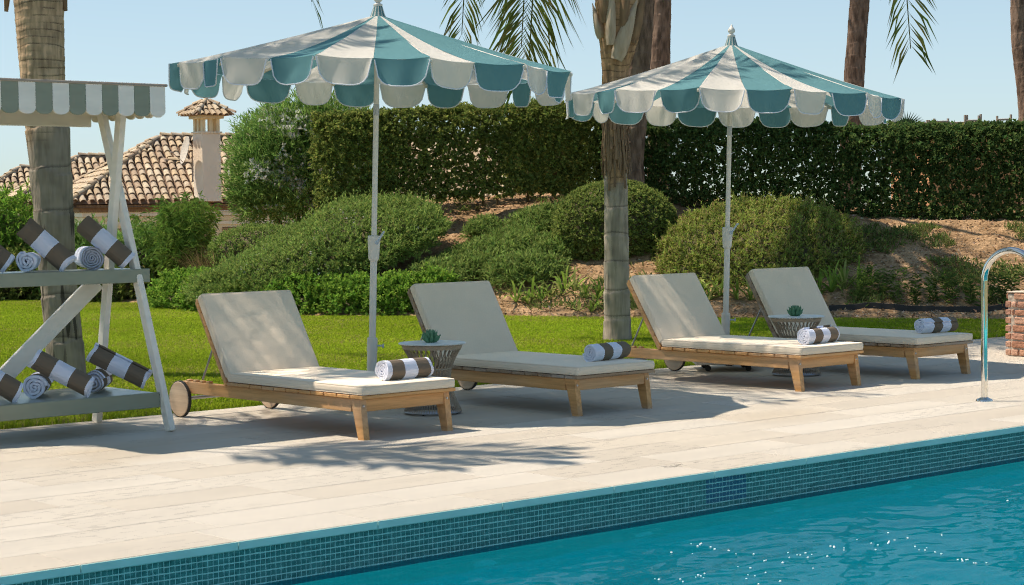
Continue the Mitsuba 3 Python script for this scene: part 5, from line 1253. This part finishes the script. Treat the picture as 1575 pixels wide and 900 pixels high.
top1 = C1 + (hu + hv) * run + UP * PIT * run; top2 = C2 + (hu + hv) * run2 + UP * PIT * run2
hip(C1, top1); hip(top1, top1 + hu * 11.5); hip(C1 + hv * 2 * run, top1)
top3 = C3 + (hu + hv) * run3 + UP * PIT * run3; hip(C3, top3); hip(top3, top3 + hu * 3.0)
hip(C2, top2); hip(top2, top2 + hu * 3.4); hip(C2 + hv * 2 * run2, top2)
fb = C1 + hu * 2.95 + hv * 1.95 + UP * PIT * 1.95; hip(fb + hu * 2.35 - hv * 0.75 - UP * PIT * 0.75, fb)
eye_d = [np.linalg.norm(p_[0] - EYE) for p_ in tiles]; order = np.argsort(eye_d); rest = {}
vis = [k for k in order if abs(((tiles[k][0] - EYE) @ RIGHT) / ((tiles[k][0] - EYE) @ AHEAD)) < 0.275]
far_ = [k for k in order if k not in set(vis)]
g = np.random.default_rng(4)
for n_, k in enumerate(vis + far_):
    p, e, up, nrm, j = tiles[k]
    M = np.stack([e, up, nrm], 1) @ rz(j); m = xf(TM, M, p); c = int(g.integers(0, 6))
    if n_ < 300: put(numbered(hs + '__roof__tile'), m, f'm_rooftile{c}', smooth=40)
    else: rest.setdefault(c, []).append(m)
for c, ms in rest.items():
    k = numbered(hs + '__roof__far_tiles'); put(k, join(ms), f'm_rooftile{c}', smooth=40); labels[k] = {'kind': 'stuff'}
W0 = C1 + hu * 0.45 + hv * 0.45; HR = frame(hu)
def hbox(name, u0, u1, v0, v1, z0, z1, m, parent=hs, Co=W0):
    c = Co + hu * (u0 + u1) / 2 + hv * (v0 + v1) / 2; c = np.array([c[0], c[1], (z0 + z1) / 2])
    return part(parent, name, xf(cbox((u1 - u0, v1 - v0, z1 - z0), 0.006), HR, c), m)
hbox('wall', 0, 14, 0, 5.2, -1.75, 1.26, 'm_cream')
hbox('eave_board', -0.30, 14.2, -0.34, 5.4, 1.44, 1.53, 'm_fibre'); hbox('cornice', -0.2, 14.1, -0.20, 5.4, 1.33, 1.438, 'm_fibre')
hbox('cornice', -0.12, 14.1, -0.12, 5.3, 1.20, 1.32, 'm_cream_pale'); hbox('cornice', -0.07, 14.1, -0.07, 5.25, 1.06, 1.19, 'm_cream'); hbox('cornice', -0.035, 14.1, -0.035, 5.22, 0.94, 1.05, 'm_cream_pale')
for u0 in (0.5, 2.0, 3.9, 6.2): w = hbox('window', u0, u0 + 1.25, -0.02, 0.1, -0.6, 0.86, 'm_blind')
W2 = C2 + hu * 0.45 + hv * 0.45
hbox('wall', 0, 5, 0, 4.0, -1.75, 1.44, 'm_cream', Co=W2); hbox('eave_board', -0.3, 5.2, -0.34, 4.2, 1.445, 1.53, 'm_fibre', Co=W2)
W3 = C3 + hu * 0.4 + hv * 0.4
hbox('wall', 0, 4.2, 0, 3.2, -1.75, 1.43, 'm_cream', Co=W3)
# chimney with its tiled lantern
D3 = 55.2; cp = V((322 - 787.5) / FPX * D3, D3, 0); YC = math.radians(36); cu = math.cos(YC) * RIGHT + math.sin(YC) * AHEAD; CR = frame(cu); cv_ = np.cross(UP, cu)
zc = lambda y: EYE[2] + (325.5 - y) / FPX * D3
ch_ = part(hs, 'chimney', xf(cbox((0.58, 0.58, zc(206) - 1.6), 0.01), CR, (cp[0], cp[1], (zc(206) + 1.6) / 2)), 'm_render')
CB = lambda n_, s_, z, m, dx=0, dy=0: put(numbered(ch_ + '__' + n_), xf(cbox(s_, 0.006), CR, np.array([cp[0], cp[1], z]) + cu * dx + cv_ * dy), m)
CB('ledge', (0.66, 0.66, 0.045), zc(206) + 0.022, 'm_render')
zl = zc(206) + 0.045; hl = zc(184) - zl
for sx in (-1, 0, 1):
    for sy in (-1, 0, 1):
        if sx or sy: CB('lantern_post', (0.11, 0.11, hl), zl + hl / 2, 'm_cream', sx * 0.225, sy * 0.225)
CB('lantern_top', (0.74, 0.74, 0.09), zl + hl + 0.046, 'm_cream')
zt_ = zl + hl + 0.09; ap = np.array([cp[0], cp[1], zt_ + 0.42]); hw2 = 0.56
cs_ = [np.array([cp[0], cp[1], zt_]) + cu * sx * hw2 + cv_ * sy * hw2 for sx, sy in ((-1, -1), (1, -1), (1, 1), (-1, 1))]
put(ch_ + '__cap', (np.vstack(cs_ + [ap]), np.array([[0, 1, 4], [1, 2, 4], [2, 3, 4], [3, 0, 4], [0, 2, 1], [0, 3, 2]])), 'm_roofbed')
SMALL = TM[0] * np.array([0.85, 0.75, 0.85]), TM[1]
for k in range(4):
    p, q_ = cs_[k], cs_[(k + 1) % 4]; e = unit(q_ - p); mid = (p + q_) / 2; up = unit(ap - mid); nrm = np.cross(e, up); nrm = nrm if nrm[2] > 0 else -nrm; H = np.linalg.norm(ap - mid)
    for r in range(3):
        half = hw2 * (1 - (r * 0.25 + 0.1) / H)
        for u in np.arange(-half + 0.06, half - 0.03, 0.185): put(numbered(ch_ + '__cap_tile'), xf(SMALL, np.stack([e, up, nrm], 1), mid + e * u + up * (r * 0.25 - 0.05)), f'm_rooftile{g.integers(0, 6)}', smooth=40)
    d_ = unit(ap - p); s_ = unit(np.cross(d_, UP)); n2 = np.cross(s_, d_)
    for r in range(3): put(numbered(ch_ + '__cap_tile'), xf(SMALL, np.stack([s_, d_, n2], 1), p + d_ * (0.27 * r - 0.02) + n2 * 0.05), f'm_rooftile{g.integers(0, 6)}', smooth=40)
CB('spike', (0.02, 0.02, 0.22), ap[2] + 0.1, 'm_post')
sd = thing('satellite_dish', 'beige satellite dish beside the chimney on the house roof', 'satellite dish')
dn = unit(-RIGHT * 0.90 - AHEAD * 0.40 + UP * 0.22); dc = np.append(V((290 - 787.5) / FPX * 54.9, 54.9)[:2], zc(232)); R_ = frame(dn)
rr_ = np.linspace(0, 0.40, 7); prof = [(r, -0.35 * r * r) for r in rr_][::-1]
dsh = lathe([(r, 0.30 * r * r) for r in rr_] + [(r, 0.30 * r * r - 0.015) for r in rr_[::-1]], 36)
put(sd + '__reflector', xf(xf(dsh, np.stack([[0, 0, 1.0], [1.0, 0, 0], [0, 1.0, 0]], 1).T), R_, dc), 'm_dish', smooth=40)
put(sd + '__arm', tube([dc - UP * 0.38 + dn * 0.05, dc + dn * 0.42 - UP * 0.15], 0.012, 6), 'm_post', smooth=True); put(sd + '__feed_horn', xf(cbox((0.08, 0.06, 0.06), 0.01), R_, dc + dn * 0.42 - UP * 0.15), 'm_post')
put(sd + '__mast', tube([dc - dn * 0.05, dc - dn * 0.18, np.array([*(dc - dn * 0.18)[:2], dc[2] - 0.9])], 0.022, 8), 'm_post', smooth=True)
# unfinished building behind the right hedge
ub = thing('unfinished_building', 'orange brown unfinished building with rusty posts on its roof, behind the right hedge', 'building')
D4 = 60.0; uz = lambda y: EYE[2] + (312 - y) / FPX * D4; ua = lambda x: (x - 787.5) / FPX * D4
GF = frame(RIGHT)
def ubox(name, x0, x1, d0, d1, z0, z1, m): return part(ub, name, xf(cbox((x1 - x0, d1 - d0, z1 - z0), 0.01), GF, V((x0 + x1) / 2, (d0 + d1) / 2, (z0 + z1) / 2)), m)
ubox('wall', ua(1430), ua(1720), 60, 66, -1.75, uz(215), 'm_orange_wall'); ubox('parapet', ua(1418), ua(1520), 59.8, 66.2, uz(213), uz(189), 'm_tan_wall'); ubox('parapet', ua(1520.5), ua(1730), 60.6, 66.2, uz(213), uz(191), 'm_post')
for x, y in ((1424, 186), (1435, 184), (1456, 184), (1482, 179), (1485, 179), (1503, 180), (1506, 178), (1531, 181), (1552, 179), (1427, 186)):
    part(ub, 'post', tube([V(ua(x), 59.7, uz(200)), V(ua(x), 59.7, uz(y))], 0.035, 6), 'm_post', smooth=True)
for x0, x1, y in ((1435, 1456, 189), (1484, 1505, 188), (1531, 1552, 187)):
    part(ub, 'rail', tube([V(ua(x0), 59.66, uz(y)), V(ua(x1), 59.66, uz(y - 0.5))], 0.03, 6), 'm_post', smooth=True)
